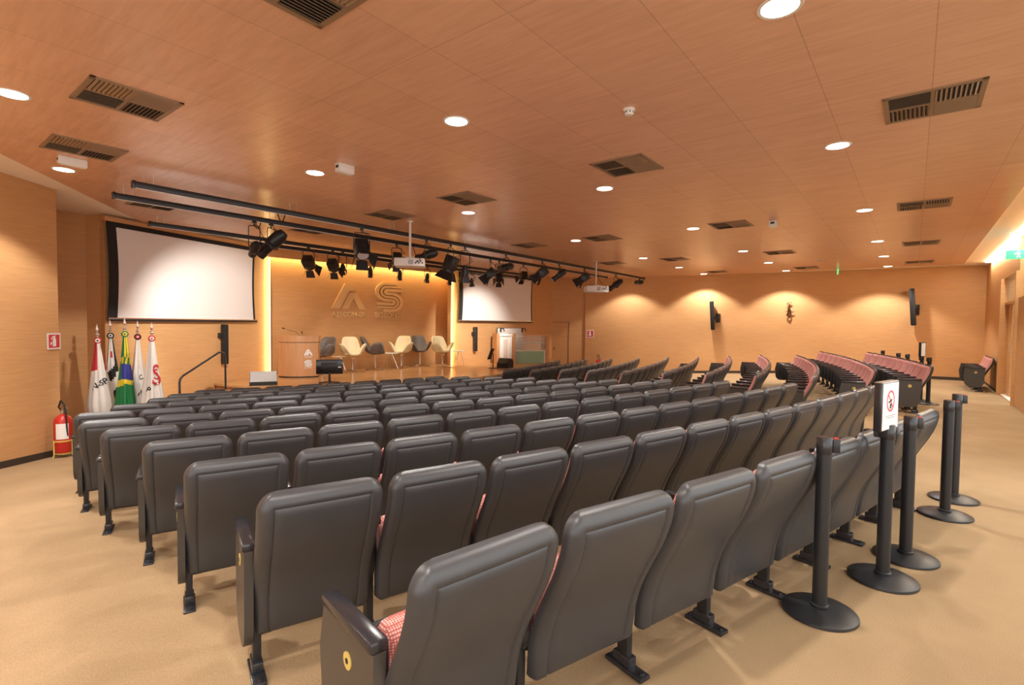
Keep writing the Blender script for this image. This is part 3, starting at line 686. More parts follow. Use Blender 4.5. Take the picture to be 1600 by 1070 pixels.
# ------------------------------------------------------------------ screens, logos, led strips on the stage walls
def on_wall(a, b, s, z, out=0.):
    u = (b - a).normalized(); n = Vector((u.y, -u.x)); p = a + u * s + n * out; return Vector((p.x, p.y, z))
def screen(a, b, s0, s1, z0, z1, out, label):
    u = (b - a).normalized(); n = Vector((u.y, -u.x)); c = on_wall(a, b, (s0 + s1) / 2, 0, out); W = s1 - s0
    t = thing('projection_screen', label, 'projection screen', c, math.atan2(u.y, u.x))
    def q(nm, x0, x1, za, zb, y0, y1, m, par=t, bev=0):
        bm = bmesh.new(); box(bm, ((x0 + x1) / 2, (y0 + y1) / 2, (za + zb) / 2), (x1 - x0, abs(y1 - y0), zb - za), bev=bev); return obj(nm, bm, m, par)
    bm = bmesh.new(); n_ = 16; vs = []
    for k in range(n_ + 1):            # cloth whose side edges pull in a little between top and bottom
        z = z0 + (z1 - z0) * k / n_; e = .035 * math.sin(PI * k / n_); vs += [(-W / 2 + e - .0, 0, z), (W / 2 - e, 0, z)]
    m_ = len(vs); put(bm, vs + [(x, .006, z) for x, y, z in vs], [(2*k, 2*k+1, 2*k+3, 2*k+2) for k in range(n_)] + [(m_+2*k, m_+2*k+2, m_+2*k+3, m_+2*k+1) for k in range(n_)]); cl = obj('screen_cloth', bm, 'screen_cloth', t)
    for sd in (-1, 1):
        bm = bmesh.new(); vs = []; wd = .16 if sd < 0 else .05
        for k in range(n_ + 1):
            z = z0 + (z1 - z0) * k / n_; e = .035 * math.sin(PI * k / n_); vs += [(sd * (W / 2 - e - .004), -.003, z), (sd * (W / 2 + wd * (1 if sd < 0 else 1)) - sd * e, -.003, z)]
        f = [(2*k, 2*k+1, 2*k+3, 2*k+2) for k in range(n_)]; put(bm, vs + [(x, .005, z) for x, y, z in vs], f + [tuple(m_ + i for i in r[::-1]) for r in f]); obj('side_border', bm, 'black_matte', cl)
    q('top_border', -W / 2 - .16, W / 2 + .05, z1 - .002, z1 + .09, -.004, .006, 'black_matte', cl)
    q('roller_case', -W / 2 - .22, W / 2 + .14, z1 + .085, 3.345, -.06, .07, 'wall_laminate', bev=.01)
    q('weight_bar', -W / 2 - .16, W / 2 + .10, z0 - .045, z0 + .002, -.018, .022, 'black_gloss', bev=.008)
    q('bar_edge', -W / 2 - .155, W / 2 + .095, z0 - .004, z0 + .014, -.021, -.005, 'chrome')
LL = (LW1 - LW0).length; RLn = (RW1 - RW0).length
screen(LW0, LW1, .13, 3.24, 1.54, 3.18, .12, 'large white projection screen at the left, over the flags')
screen(RW0, RW1, .40, 3.93, 1.62, 3.185, .12, 'white projection screen right of the logo wall, over the control desk')
def led(nm, a, b, w_, label):
    t = thing(nm, label, 'led strip', a, 0); v = Vector(b) - Vector(a)
    bm = bmesh.new(); tube(bm, [(0, 0, 0), v], w_, 4); obj('light_tape', bm, 'led_warm', t)
    l = bpy.data.lights.new('glow', 'AREA'); return t, v, l
def ledlamp(t, v, off, watts, facing, width=.05, col=(1, .76, .34)):
    l = bpy.data.lights.new('tape_light', 'AREA'); l.shape = 'RECTANGLE'; l.size = width; l.size_y = v.length; l.energy = watts; l.color = col
    o = bpy.data.objects.new('tape_light', l); COL.objects.link(o); o.parent = t
    z = -Vector(facing).normalized(); y = v.normalized(); x = y.cross(z)
    o.matrix_local = Matrix(((x.x, y.x, z.x, v.x / 2 + off[0]), (x.y, y.y, z.y, v.y / 2 + off[1]), (x.z, y.z, z.z, v.z / 2 + off[2]), (0, 0, 0, 1)))
uL = (LW1 - LW0).normalized(); nL = Vector((uL.y, -uL.x)); uR = (RW1 - RW0).normalized(); nR = Vector((uR.y, -uR.x)); uC = (CW1 - CW0).normalized(); nC = Vector((uC.y, -uC.x))
p = on_wall(LW0, LW1, LL - .012, ZS, .03); t, v, _ = led('led_strip', p, p + Vector((0, 0, 2.98)), .017, 'glowing yellow light strip on the left edge of the logo wall')
ledlamp(t, v, V3(-uL * .03 + nL * .03, 0), 7, V3(-uL * 1.0 - nL * .55, 0))
p = on_wall(RW0, RW1, .03, ZS, .03); t, v, _ = led('led_strip', p, p + Vector((0, 0, 2.96)), .013, 'glowing yellow light strip on the right edge of the logo wall')
ledlamp(t, v, V3(uR * .03 + nR * .03, 0), 6, V3(uR * 1.0 - nR * .55, 0))
a = on_wall(CW0, CW1, .12, 3.30, .14); b = on_wall(CW0, CW1, (CW1 - CW0).length - .12, 3.30, .14)
t, v, _ = led('led_strip', a, b, .014, 'hidden light strip behind the timber fascia, over the logo wall')
ledlamp(t, v, (0, 0, -.03), 26, V3(-nC * .35, -1), .06)

# relief logos on the stage wall
def ribbon(bm, path, w_, z0, z1, mt):
    P = [Vector(p) for p in path]; L_, R_ = [], []
    for i, p in enumerate(P):
        t = (P[min(i + 1, len(P) - 1)] - P[max(i - 1, 0)]).normalized(); o = Vector((-t.y, t.x)) * w_ / 2; L_.append(p + o); R_.append(p - o)
    n = len(P); vs = [mt @ V3(q, z) for z in (z0, z1) for q in L_ + R_]
    idx = lambda lv, sd, i: lv * 2 * n + sd * n + i; F = []
    for i in range(n - 1):
        F += [(idx(1, 0, i), idx(1, 1, i), idx(1, 1, i+1), idx(1, 0, i+1)), (idx(0, 0, i), idx(0, 0, i+1), idx(0, 1, i+1), idx(0, 1, i)),
              (idx(0, 0, i), idx(1, 0, i), idx(1, 0, i+1), idx(0, 0, i+1)), (idx(0, 1, i), idx(0, 1, i+1), idx(1, 1, i+1), idx(1, 1, i))]
    F += [(idx(0, 0, 0), idx(0, 1, 0), idx(1, 1, 0), idx(1, 0, 0)), (idx(0, 0, n-1), idx(1, 0, n-1), idx(1, 1, n-1), idx(0, 1, n-1))]
    put(bm, vs, F)
def a_mark(bm, s, th, mt):
    k = s / 6.1
    P = lambda q: [((x - 3.05) * k, y * k) for x, y in q]
    prism(bm, P([(0, 0), (2.35, 4.1), (3.75, 4.1), (4.35, 3.05), (3.1, 2.95), (1.42, 0)]), 0, th, mt)
    prism(bm, P([(1.72, 0), (3.15, 2.62), (4.55, 2.72), (6.1, 0), (4.95, 0), (3.9, 1.75), (2.95, 0)]), 0, th * .62, mt)
def s_path(off):
    L = []; r = .95
    L += [(2.0, 2 * r + off), (.0, 2 * r + off)]
    L += [(-.35 + (r + off) * math.cos(a), r + (r + off) * math.sin(a)) for a in np.linspace(PI / 2, 3 * PI / 2, 18)]
    L += [(.0, -off), (.35, -off)]
    L += [(.35 + (r - off) * math.cos(a), -r + (r - off) * math.sin(a)) for a in np.linspace(PI / 2, -PI / 2, 18)]
    L += [(0, -2 * r + off), (-2.0, -2 * r + off)]
    return L
def s_mark(bm, s, th, mt):
    k = s / 5.1; mt = mt @ Matrix.Diagonal((1.05, .76, 1, 1))
    for off, w_, x0 in ((.0, .34, 0), (.62, .50, .55), (-.62, .50, .55)):
        L = s_path(off)
        if off > 0: L[0] = (1.35, L[0][1]); L[-1] = (-2.0, L[-1][1])
        if off < 0: L[0] = (2.0, L[0][1]); L[-1] = (-1.0, L[-1][1])
        ribbon(bm, [(x * k, y * k) for x, y in L], w_ * k, 0, th, mt)
def wall_logo(s, kind, word, label, zc, width):
    p = on_wall(CW0, CW1, s, zc, .0); t = thing('relief_logo', label, 'wall logo', p, 0, 'relief logos on the stage wall')
    t.rotation_euler = (0, 0, math.atan2(uC.y, uC.x)); mt = upright((0, 0, 0), (0, -1))
    bm = bmesh.new()
    if kind == 'a': a_mark(bm, width, .06, mt @ Matrix.Translation((0, -.24, .0)))
    else: s_mark(bm, width * .98, .06, mt @ Matrix.Translation((0, .16, .0)))
    obj('emblem', bm, 'relief_wood', t, smooth=30)
    bm = text_bm(word, .20, .05, True, 1.02); bmesh.ops.transform(bm, matrix=mt @ Matrix.Translation((0, -.47, .023)), verts=bm.verts); obj('lettering', bm, 'relief_wood', t, smooth=0)
def s_of(x, y): return (Vector((x, y)) - CW0).dot(uC)
wall_logo(s_of(-4.80, 14.98), 'a', 'AESCON-SP', 'raised letter A emblem with AESCON-SP lettering on the stage wall', 2.15, 1.08)
wall_logo(s_of(-3.86, 16.0), 's', 'SESCON-SP', 'raised striped S emblem with SESCON-SP lettering on the stage wall', 2.15, 1.14)

# tall narrow speakers
def column_speaker(a, b, s, z0, z1, label):
    u = (b - a).normalized(); p = on_wall(a, b, s, z0, .10); t = thing('column_speaker', label, 'speaker', p, math.atan2(u.y, u.x), 'column speakers beside the stage')
    H = z1 - z0; bm = bmesh.new(); box(bm, (0, 0, H / 2), (.12, .10, H), bev=.012); c = obj('cabinet', bm, 'black_metal', t)
    bm = bmesh.new(); box(bm, (0, -.052, H / 2), (.10, .006, H - .04), bev=.002); obj('grille', bm, 'black_matte', t)
    bm = bmesh.new(); box(bm, (-.075, .05, H * .72), (.05, .10, .12), bev=.006); obj('wall_bracket', bm, 'black_metal', t)
def s_w(a, b, x, y): return (Vector((x, y)) - a).dot((b - a).normalized())
column_speaker(LW0, LW1, s_w(LW0, LW1, -6.53, 11.50), .55, 1.44, 'slim black column speaker on the wall below the left screen')
column_speaker(RW0, RW1, s_w(RW0, RW1, -1.32, 17.52), .58, 1.41, 'slim black column speaker on the wall below the right screen')
def panel_speaker(xy, rz, zc, H, label, tilt=4, turn=-62):
    t = thing('panel_speaker', label, 'speaker', (xy[0], xy[1], zc), rz, 'panel speakers on the far wall')
    R3 = Matrix.Rotation(rad(turn), 3, 'Z') @ Matrix.Rotation(rad(tilt), 3, 'X')
    bm = bmesh.new(); box(bm, (-.20, -.19, 0), (.26, .13, H), R3, bev=.02); obj('cabinet', bm, 'black_metal', t)
    bm = bmesh.new(); box(bm, Vector((-.20, -.19, 0)) + R3 @ Vector((0, -.068, 0)), (.23, .008, H - .05), R3, bev=.003); obj('grille', bm, 'black_matte', t)
    bm = bmesh.new(); box(bm, (0, -.02, -.08), (.14, .04, .32), bev=.008); box(bm, (-.07, -.10, -.08), (.20, .06, .07), Matrix.Rotation(rad(40), 3, 'Z'), bev=.008); obj('wall_bracket', bm, 'black_metal', t)
panel_speaker((7.38, 18.40), rad(-18), 1.90, 1.02, 'black panel speaker on the far wall, left of the crucifix', 4, -94)
panel_speaker((12.33, 15.66), rad(-10), 2.17, 1.12, 'black panel speaker on the far wall at right, casting a broad shadow', 4, -118)

# crucifix
t = thing('crucifix', 'small dark metal crucifix on the far wall between the two speakers', 'crucifix', (9.36, 17.33, 2.10), math.atan2(-1.23, 2.2))
bm = bmesh.new(); tube(bm, [(0, -.05, .20), (-.01, -.06, .10), (-.02, -.07, .0)], [.02, .024, .04], 8); tube(bm, [(-.02, -.07, 0), (-.03, -.07, -.07), (-.06, -.07, -.14), (-.05, -.07, -.2), (.03, -.07, -.2), (.05, -.07, -.13), (.03, -.07, -.05)], .022, 8); tube(bm, [(0, -.07, -.20), (.02, -.07, -.27)], [.024, .016], 8); box(bm, (0, -.07, -.03), (.10, .03, .10), bev=.012); obj('figure', bm, 'bronze', t)
bm = bmesh.new(); tube(bm, [(-.08, -.05, .18), (-.05, -.055, .235), (.0, -.06, .25), (.07, -.05, .245)], .013, 6); tube(bm, [(.0, -.05, .21), (.07, -.05, .215)], .018, 6); obj('cross_bar', bm, 'bronze', t)
bm = bmesh.new(); tube(bm, [(.03, -.06, -.05), (.11, -.06, -.07), (.15, -.05, -.045)], [.02, .016, .008], 6); tube(bm, [(-.03, -.06, -.03), (-.10, -.05, -.04), (-.13, -.05, -.05)], [.012, .008, .006], 6); obj('arm', bm, 'bronze', t)
bm = bmesh.new(); cyl(bm, (-.01, -.05, -.02), (-.01, .01, -.02), .012, seg=8); obj('wall_pin', bm, 'bronze', t)

# extinguishers and their signs
def ext_sign(mtx, s, label):
    loc = mtx.to_translation(); t = thing('extinguisher_sign', label, 'safety sign', loc, math.atan2(mtx[1][0], mtx[0][0]), 'fire extinguisher signs'); mt = upright((0, 0, 0), (0, -1))
    bm = bmesh.new(); box(bm, (0, 0, .003), (s, s, .006)); bmesh.ops.transform(bm, matrix=mt, verts=bm.verts); obj('board', bm, 'sign_white', t)
    bm = bmesh.new(); box(bm, (0, 0, .0065), (s * .82, s * .82, .003)); bmesh.ops.transform(bm, matrix=mt, verts=bm.verts); obj('red_field', bm, 'sign_red', t)
    bm = bmesh.new(); k = s
    prism(bm, [(-.11*k, -.32*k), (.13*k, -.32*k), (.13*k, .12*k), (.07*k, .22*k), (.07*k, .30*k), (.17*k, .34*k), (-.05*k, .34*k), (-.2*k, .24*k), (-.22*k, .10*k), (-.17*k, .12*k), (-.13*k, .22*k), (-.03*k, .26*k), (-.05*k, .2*k), (-.11*k, .12*k)], .008, .0095, mt)
    prism(bm, [(-.30*k, -.10*k), (-.18*k, -.02*k), (-.16*k, -.14*k), (-.26*k, -.26*k)], .008, .0095, mt); obj('pictogram', bm, 'sign_white', t)
ext_sign(upright((-6.585, 7.35, 1.20), (1, .07)), .23, 'red and white fire extinguisher sign on the left wall')
ext_sign(upright((3.09, 20.27, 1.17), (-.40, -.92)), .30, 'red and white fire extinguisher sign at the far corner')
def extinguisher(xy, rz, label, stand=True):
    z = floorz(*xy); t = thing('fire_extinguisher', label, 'fire extinguisher', (xy[0], xy[1], z), rz, 'red fire extinguishers'); b0 = .07
    bm = bmesh.new(); lathe(bm, [(0, b0), (.095, b0), (.105, b0 + .02), (.105, b0 + .44), (.095, b0 + .49), (.05, b0 + .53), (.025, b0 + .55), (0, b0 + .55)], 28); obj('cylinder', bm, 'red_paint', t)
    bm = bmesh.new(); cyl(bm, (0, 0, b0 + .54), (0, 0, b0 + .60), .022, seg=12); box(bm, (.035, 0, b0 + .62), (.13, .022, .015), Matrix.Rotation(rad(-18), 3, 'Y')); box(bm, (.03, 0, b0 + .59), (.11, .018, .012)); v = obj('valve', bm, 'steel', t)
    bm = bmesh.new(); tube(bm, [(-.02, 0, b0 + .58), (-.09, 0, b0 + .64), (-.0, -.02, b0 + .74), (.07, -.02, b0 + .69), (.11, -.02, b0 + .55), (.105, -.01, b0 + .35), (.10, 0, b0 + .24)], .011, 8); obj('hose', bm, 'black_matte', t)
    bm = bmesh.new(); b = bmesh.new(); seg = 8
    for k in range(seg):
        a0, a1 = [rad(-75 + 80 * q / seg) for q in (k, k + 1)]; r = .1065
        put(bm, [(r * math.cos(a0), r * math.sin(a0), b0 + .20), (r * math.cos(a1), r * math.sin(a1), b0 + .20), (r * math.cos(a1), r * math.sin(a1), b0 + .42), (r * math.cos(a0), r * math.sin(a0), b0 + .42)], [(0, 1, 2, 3)])
    b.free(); obj('label_sheet', bm, 'sign_white', t)
    bm = bmesh.new()
    if stand:
        for k in range(3):
            a = rad(-90 + 120 * k); tube(bm, [(.13 * math.cos(a), .13 * math.sin(a), .006), (.113 * math.cos(a), .113 * math.sin(a), .05), (.114 * math.cos(a), .114 * math.sin(a), .24)], .009, 6)
        lathe(bm, [(.106, .23), (.114, .23), (.114, .25), (.106, .25), (.106, .23)], 24); lathe(bm, [(0, .055), (.1, .055), (.1, .068), (0, .068)], 24)
        obj('floor_stand', bm, 'brass_badge', t)
extinguisher((-6.38, 7.24), rad(-20), 'red fire extinguisher on a floor stand beside the left wall')
extinguisher((3.35, 19.75), rad(-60), 'red fire extinguisher by the far wall below its sign')

# exit signs
def exit_sign(loc, rz, label, w_=.30, h=.16, drop=True):
    t = thing('exit_sign', label, 'exit sign', loc, rz, 'green exit signs')
    bm = bmesh.new(); box(bm, (0, 0, 0), (w_, .03, h), bev=.004); obj('panel', bm, 'exit_green', t)
    bm = bmesh.new(); k = h; mt = Matrix(((1, 0, 0, 0), (0, 0, 1, 0), (0, 1, 0, 0), (0, 0, 0, 1)))
    for sd in (-.0165, .0150):
        prism(bm, [(-.08*k, -.38*k), (.02*k, -.12*k), (-.02*k, .08*k), (-.22*k, -.02*k), (-.26*k, .05*k), (-.02*k, .22*k), (.12*k, .2*k), (.3*k, .02*k), (.26*k, -.04*k), (.13*k, .08*k), (.12*k, -.1*k), (.3*k, -.3*k), (.24*k, -.36*k), (.06*k, -.2*k), (0, -.38*k)], sd, sd + .0015, mt)
        prism(bm, [(.10*k + .08*k*math.cos(a), .34*k + .08*k*math.sin(a)) for a in np.linspace(0, 2*PI, 10)[:-1]], sd, sd + .0015, mt)
        prism(bm, [(.55*k, -.4*k), (.85*k, -.4*k), (.85*k, .4*k), (.55*k, .4*k)], sd, sd + .0015, mt)
    obj('pictogram', bm, 'sign_white', t)
    if drop:
        bm = bmesh.new(); 
        for x in (-w_ * .35, w_ * .35): cyl(bm, (x, 0, h / 2), (x, 0, HC - loc[2]), .006, seg=6)
        obj('hanger', bm, 'steel', t)
exit_sign((9.95, 15.75, 3.24), rad(60), 'green exit sign hanging from the ceiling near the far wall')
p = dn(13.4, NR + .14); exit_sign((p.x, p.y, 2.93), rad(-42), 'green exit sign hanging above the right-hand door', .32, .17)

# door bay in the rear wall
t = thing('door', 'timber door standing in the right-hand bay, glass panel above', 'door', V3(dn(15.4, NR), 0), PI / 2 - TH)
bm = bmesh.new(); box(bm, (.80, -.12, 1.05), (.62, .05, 2.1), bev=.004); d_ = obj('leaf', bm, 'wall_laminate', t)
bm = bmesh.new(); cyl(bm, (.56, -.09, .95), (.56, -.09, 1.25), .012, seg=10); obj('pull_handle', bm, 'chrome', d_)
bm = bmesh.new(); box(bm, (1.13, -.06, 1.35), (.05, .22, 2.7)); box(bm, (-1.13, -.06, 1.35), (.05, .22, 2.7)); box(bm, (0, -.08, 2.125), (2.24, .10, .05)); obj('frame', bm, 'wall_laminate', t)
bm = bmesh.new(); box(bm, (0, -.08, 2.42), (2.2, .02, .55)); obj('transom_pane', bm, 'clear_glass', t)
bm = bmesh.new(); box(bm, (-1.78, -.07, 2.74), (1.24, .02, 1.16)); obj('upper_pane', bm, 'clear_glass', t)
bm = bmesh.new(); box(bm, (-1.78, -.07, 2.175), (1.26, .05, .03)); obj('upper_rail', bm, 'wall_laminate', t)
# cove light above the rear wall
a, b = dn(3.5, NR + .07), dn(19.2, NR + .07)
t = thing('cove_light', 'long bright cove light along the top of the rear wall', 'cove light', V3(a, HC + .012), PI / 2 - TH); L = (b - a).length
bm = bmesh.new(); box(bm, (L / 2, 0, .0), (L, .10, .012)); obj('diffuser', bm, 'cove_glow', t)
l = bpy.data.lights.new('tube_light', 'AREA'); l.shape = 'RECTANGLE'; l.size = L; l.size_y = .08; l.energy = 80; l.color = (1, .93, .78)
o = bpy.data.objects.new('tube_light', l); COL.objects.link(o); o.parent = t; o.location = (L / 2, 0, -.02)
# ------------------------------------------------------------------ stanchions
bm = bmesh.new(); lathe(bm, [(0, .0), (.175, .0), (.182, .006), (.180, .016), (.165, .024), (.09, .034), (.045, .040), (0, .04)], 40); ST_BASE = meshof('base', bm, 'black_metal')
bm = bmesh.new(); cyl(bm, (0, 0, .03), (0, 0, .94), .036, seg=24); lathe(bm, [(.036, .04), (.044, .042), (.044, .052), (.036, .056)], 24); ST_POST = meshof('post', bm, 'black_metal')
bm = bmesh.new(); lathe(bm, [(0, .945), (.034, .945), (.038, .940), (.038, .86), (.036, .855)][::-1], 24); ST_HEAD = meshof('head', bm, 'black_gloss')
bm = bmesh.new(); box(bm, (.052, 0, .90), (.036, .040, .072), bev=.005); ST_BOX = meshof('belt_cassette', bm, 'black_metal')
bm = bmesh.new(); box(bm, (.053, 0, .9385), (.020, .028, .005)); ST_CLIP = meshof('clip', bm, 'red_paint')
def stanchion(x, y, label, rz=0., sign=False, group='black belt stanchions'):
    t = thing('stanchion', label, 'stanchion', (x, y, floorz(x, y)), rz, group)
    for nm, me in (('base', ST_BASE), ('post', ST_POST), ('head', ST_HEAD), ('belt_cassette', ST_BOX)):
        o = bpy.data.objects.new(nm, me); COL.objects.link(o); o.parent = t
        if nm == 'belt_cassette':
            c = bpy.data.objects.new('clip', ST_CLIP); COL.objects.link(c); c.parent = o
    return t
G2 = 'black belt stanchions behind the back row'
stanchion(1.655, 2.68, 'black belt stanchion nearest the camera, behind the back row of seats', rad(-10), group=G2)
sp_ = stanchion(2.26, 3.05, 'black stanchion carrying the no-smoking notice', rad(150), group=G2)
stanchion(2.625, 3.345, 'black belt stanchion just right of the one with the notice', rad(-5), group=G2)
stanchion(3.545, 4.125, 'black belt stanchion at the end of the back row, front one of the close pair', rad(-15), group=G2)
stanchion(3.955, 4.52, 'black belt stanchion at the end of the back row, rear one of the close pair', rad(-10), group=G2)
# notice in a frame clipped to the top of the second stanchion
t = thing('notice_frame', 'white no-smoking notice in a black frame on top of a stanchion', 'sign', (2.235, 3.04, .925), rad(37))
bm = bmesh.new(); box(bm, (0, .0, .135), (.27, .04, .285), bev=.004); fr = obj('frame', bm, 'black_gloss', t)
bm = bmesh.new(); box(bm, (0, -.001, .2785), (.265, .041, .006)); obj('top_edge', bm, 'steel', fr)
bm = bmesh.new(); box(bm, (0.004, -.0215, .135), (.255, .003, .272)); sh = obj('sheet', bm, 'sign_white', t)
mt = Matrix(((1, 0, 0, 0), (0, 0, -1, -.0230), (0, 1, 0, .165), (0, 0, 0, 1)))
bm = bmesh.new(); ring = [(.058 * math.cos(a), .058 * math.sin(a)) for a in np.linspace(0, 2 * PI, 33)]; ribbon(bm, ring, .011, 0, .001, mt); ribbon(bm, [(-.04, .04), (.04, -.04)], .010, 0, .001, mt); obj('prohibition_ring', bm, 'sign_red', sh)
bm = bmesh.new(); box(bm, (-.006, -.0238, .165), (.058, .001, .010), Matrix.Rotation(rad(-15), 3, 'Y')); box(bm, (.0, -.0238, .135), (.022, .001, .03)); obj('symbol', bm, 'black_matte', sh)
bm = bmesh.new()
for z, wd in ((.078, .15), (.066, .10)):
    x = -wd / 2
    while x < wd / 2:
        l_ = .008 + .014 * random.random(); box(bm, (x + l_ / 2, -.0238, z), (l_, .001, .005)); x += l_ + .005
obj('small_print', bm, 'sign_grey', sh)
bm = bmesh.new(); box(bm, (0, 0, -.03), (.05, .05, .06), bev=.006); obj('clip', bm, 'black_metal', t)
# five more behind the far end of the right block
FARP = [(1.6, 'leftmost'), (4.0, 'second from the left'), (5.1, 'third from the left'), (6.5, 'fourth from the left'), (7.5, 'rightmost')]
for k, ((x, y), lab) in enumerate(zip([(9.60, 13.35), (9.05, 12.08), (8.83, 11.52), (8.52, 10.74), (8.33, 10.31)], ('farthest away', 'fourth from the near end', 'third from the near end', 'second from the near end', 'at the near end'))):
    stanchion(x + .07, y - .03, 'black stanchion behind the back row of the right block, %s' % lab, rad(200), group='stanchions behind the right block')
t = thing('notice_frame', 'small white upright notice on a far stanchion behind the right block', 'sign', (8.59, 10.71, .945 + floorz(8.59, 10.71)), rad(20))
bm = bmesh.new(); box(bm, (0, 0, .14), (.15, .05, .30), bev=.004); obj('frame', bm, 'black_gloss', t)
bm = bmesh.new(); box(bm, (-.01, -.027, .14), (.12, .004, .27)); obj('sheet', bm, 'sign_white', t)

# ------------------------------------------------------------------ stage furniture
def podium():
    t = thing('lectern', 'curved wooden lectern with two white emblems and microphones', 'lectern', (-5.38, 12.86, ZS), rad(14))
    fr = [(-.36 + .86 * k / 14, -.20 - .13 * math.sin(PI * (k / 14) ** .9)) for k in range(15)]
    out = [(-.44, .25), (-.44, -.12), (-.36, -.20)] + fr[1:] + [(.50, .25)]
    bm = bmesh.new(); prism(bm, out, .03, .86); obj('body', bm, 'joinery_wood', t, smooth=25)
    bm = bmesh.new(); prism(bm, [(x * .97, y * .97) for x, y in out], .0, .03); obj('plinth', bm, 'black_matte', t, smooth=25)
    bm = bmesh.new(); prism(bm, [(x * .98, y * .98) for x, y in out], .86, .875); obj('shadow_gap', bm, 'black_matte', t, smooth=25)
    bm = bmesh.new(); prism(bm, [(x * 1.02, y * 1.02) for x, y in out], .875, 1.035); tp = obj('top', bm, 'joinery_wood', t, smooth=25)
    # emblems on the curved front, right half
    def onfront(mt_z, x):
        k = (x + .36) / .86; y = -.20 - .13 * math.sin(PI * k ** .9); k2 = k + .01; y2 = -.20 - .13 * math.sin(PI * k2 ** .9)
        return upright((x, y - .004, mt_z), ((y2 - y), -.0086))
    for kind, z, word in (('a', .60, 'AESCON-SP'), ('s', .33, 'SESCON-SP')):
        mt = onfront(z, .28); bm = bmesh.new()
        if kind == 'a': a_mark(bm, .215, .006, mt @ Matrix.Translation((0, -.05, 0)))
        else: s_mark(bm, .205, .006, mt @ Matrix.Translation((0, .02, 0)))
        obj('emblem', bm, 'sign_white', t, smooth=30, label='white emblem')
        bm = text_bm(word, .036, .003, True); bmesh.ops.transform(bm, matrix=mt @ Matrix.Translation((0, -.10, .004)), verts=bm.verts); obj('lettering', bm, 'sign_white', t, smooth=0)
    for pts in ([(.05, -.05, 1.03), (-.05, -.02, 1.13), (-.20, .0, 1.16), (-.31, -.01, 1.20)], [(.12, -.10, 1.03), (.12, -.10, 1.06), (.11, -.08, 1.09)]):
        bm = bmesh.new(); tube(bm, pts, .0045, 6); m_ = obj('microphone_stem', bm, 'black_metal', t)
        bm = bmesh.new(); e, q = Vector(pts[-1]), Vector(pts[-2]); u = (e - q).normalized(); tube(bm, [e, e + u * .02, e + u * .05, e + u * .06], [.009, .017, .017, .006], 10); obj('microphone_head', bm, 'bronze', m_)
podium()

def swan_chair(xy, rz, leather, label, sc=1.):
    t = thing('lounge_chair', label, 'armchair', (xy[0], xy[1], ZS), rz, 'swivel lounge chairs on the stage'); t.scale = (sc, sc, sc)
    bm = bmesh.new(); na, nr_ = 56, 9; rings = []
    def height(a):     # a=0 is the back, pi the front
        a = abs((a + PI) % (2 * PI) - PI)
        back = math.exp(-(a / .88) ** 6) * .43; arm = math.exp(-((a - 1.84) / .66) ** 4) * .27
        return back + arm + .02
    def reach(a):
        a = abs((a + PI) % (2 * PI) - PI)
        return .27 + .075 * math.exp(-((a - 1.75) / .6) ** 2) + .10 * math.exp(-(a / .85) ** 4) - .01 * math.exp(-((a - PI) / .5) ** 2)
    for j in range(nr_):
        f = j / (nr_ - 1)
        if j == 0: rings.append([bm.verts.new((0, 0, .40))]); continue
        row = []
        for i in range(na):
            a = 2 * PI * i / na; r = reach(a) * (f ** .66); h = height(a) * f ** 2.2
            row.append(bm.verts.new((-r * math.sin(a), -r * math.cos(a) - .03 * f * (height(a) > .3), .40 + h + .02 * f)))
        rings.append(row)
    for i in range(na): bm.faces.new((rings[0][0], rings[1][i], rings[1][(i + 1) % na]))
    for j in range(1, nr_ - 1):
        for i in range(na): bm.faces.new((rings[j][i], rings[j + 1][i], rings[j + 1][(i + 1) % na], rings[j][(i + 1) % na]))
    o = obj('shell', bm, leather, t, smooth=80); m_ = o.modifiers.new('thickness', 'SOLIDIFY'); m_.thickness = .055; m_.offset = -1; m_.use_rim = True
    m2 = o.modifiers.new('soft', 'SUBSURF'); m2.levels = 1; m2.render_levels = 1
    bm = bmesh.new(); lathe(bm, [(0, .44), (.16, .44), (.215, .452), (.20, .475), (.0, .482)][::-1], 32); obj('seat_cushion', bm, leather, t, smooth=60)
    bm = bmesh.new(); cyl(bm, (0, 0, .05), (0, 0, .35), .024, seg=16); cyl(bm, (0, 0, .34), (0, 0, .385), .05, .07, 16); obj('pedestal', bm, 'chrome', t)
    for k in range(4):
        a = PI / 4 + k * PI / 2; bm = bmesh.new(); tube(bm, [(0, 0, .055), (.16 * math.cos(a), .16 * math.sin(a), .035), (.33 * math.cos(a), .33 * math.sin(a), .012)], [.022, .016, .011], 8); obj('base_arm', bm, 'chrome', t)
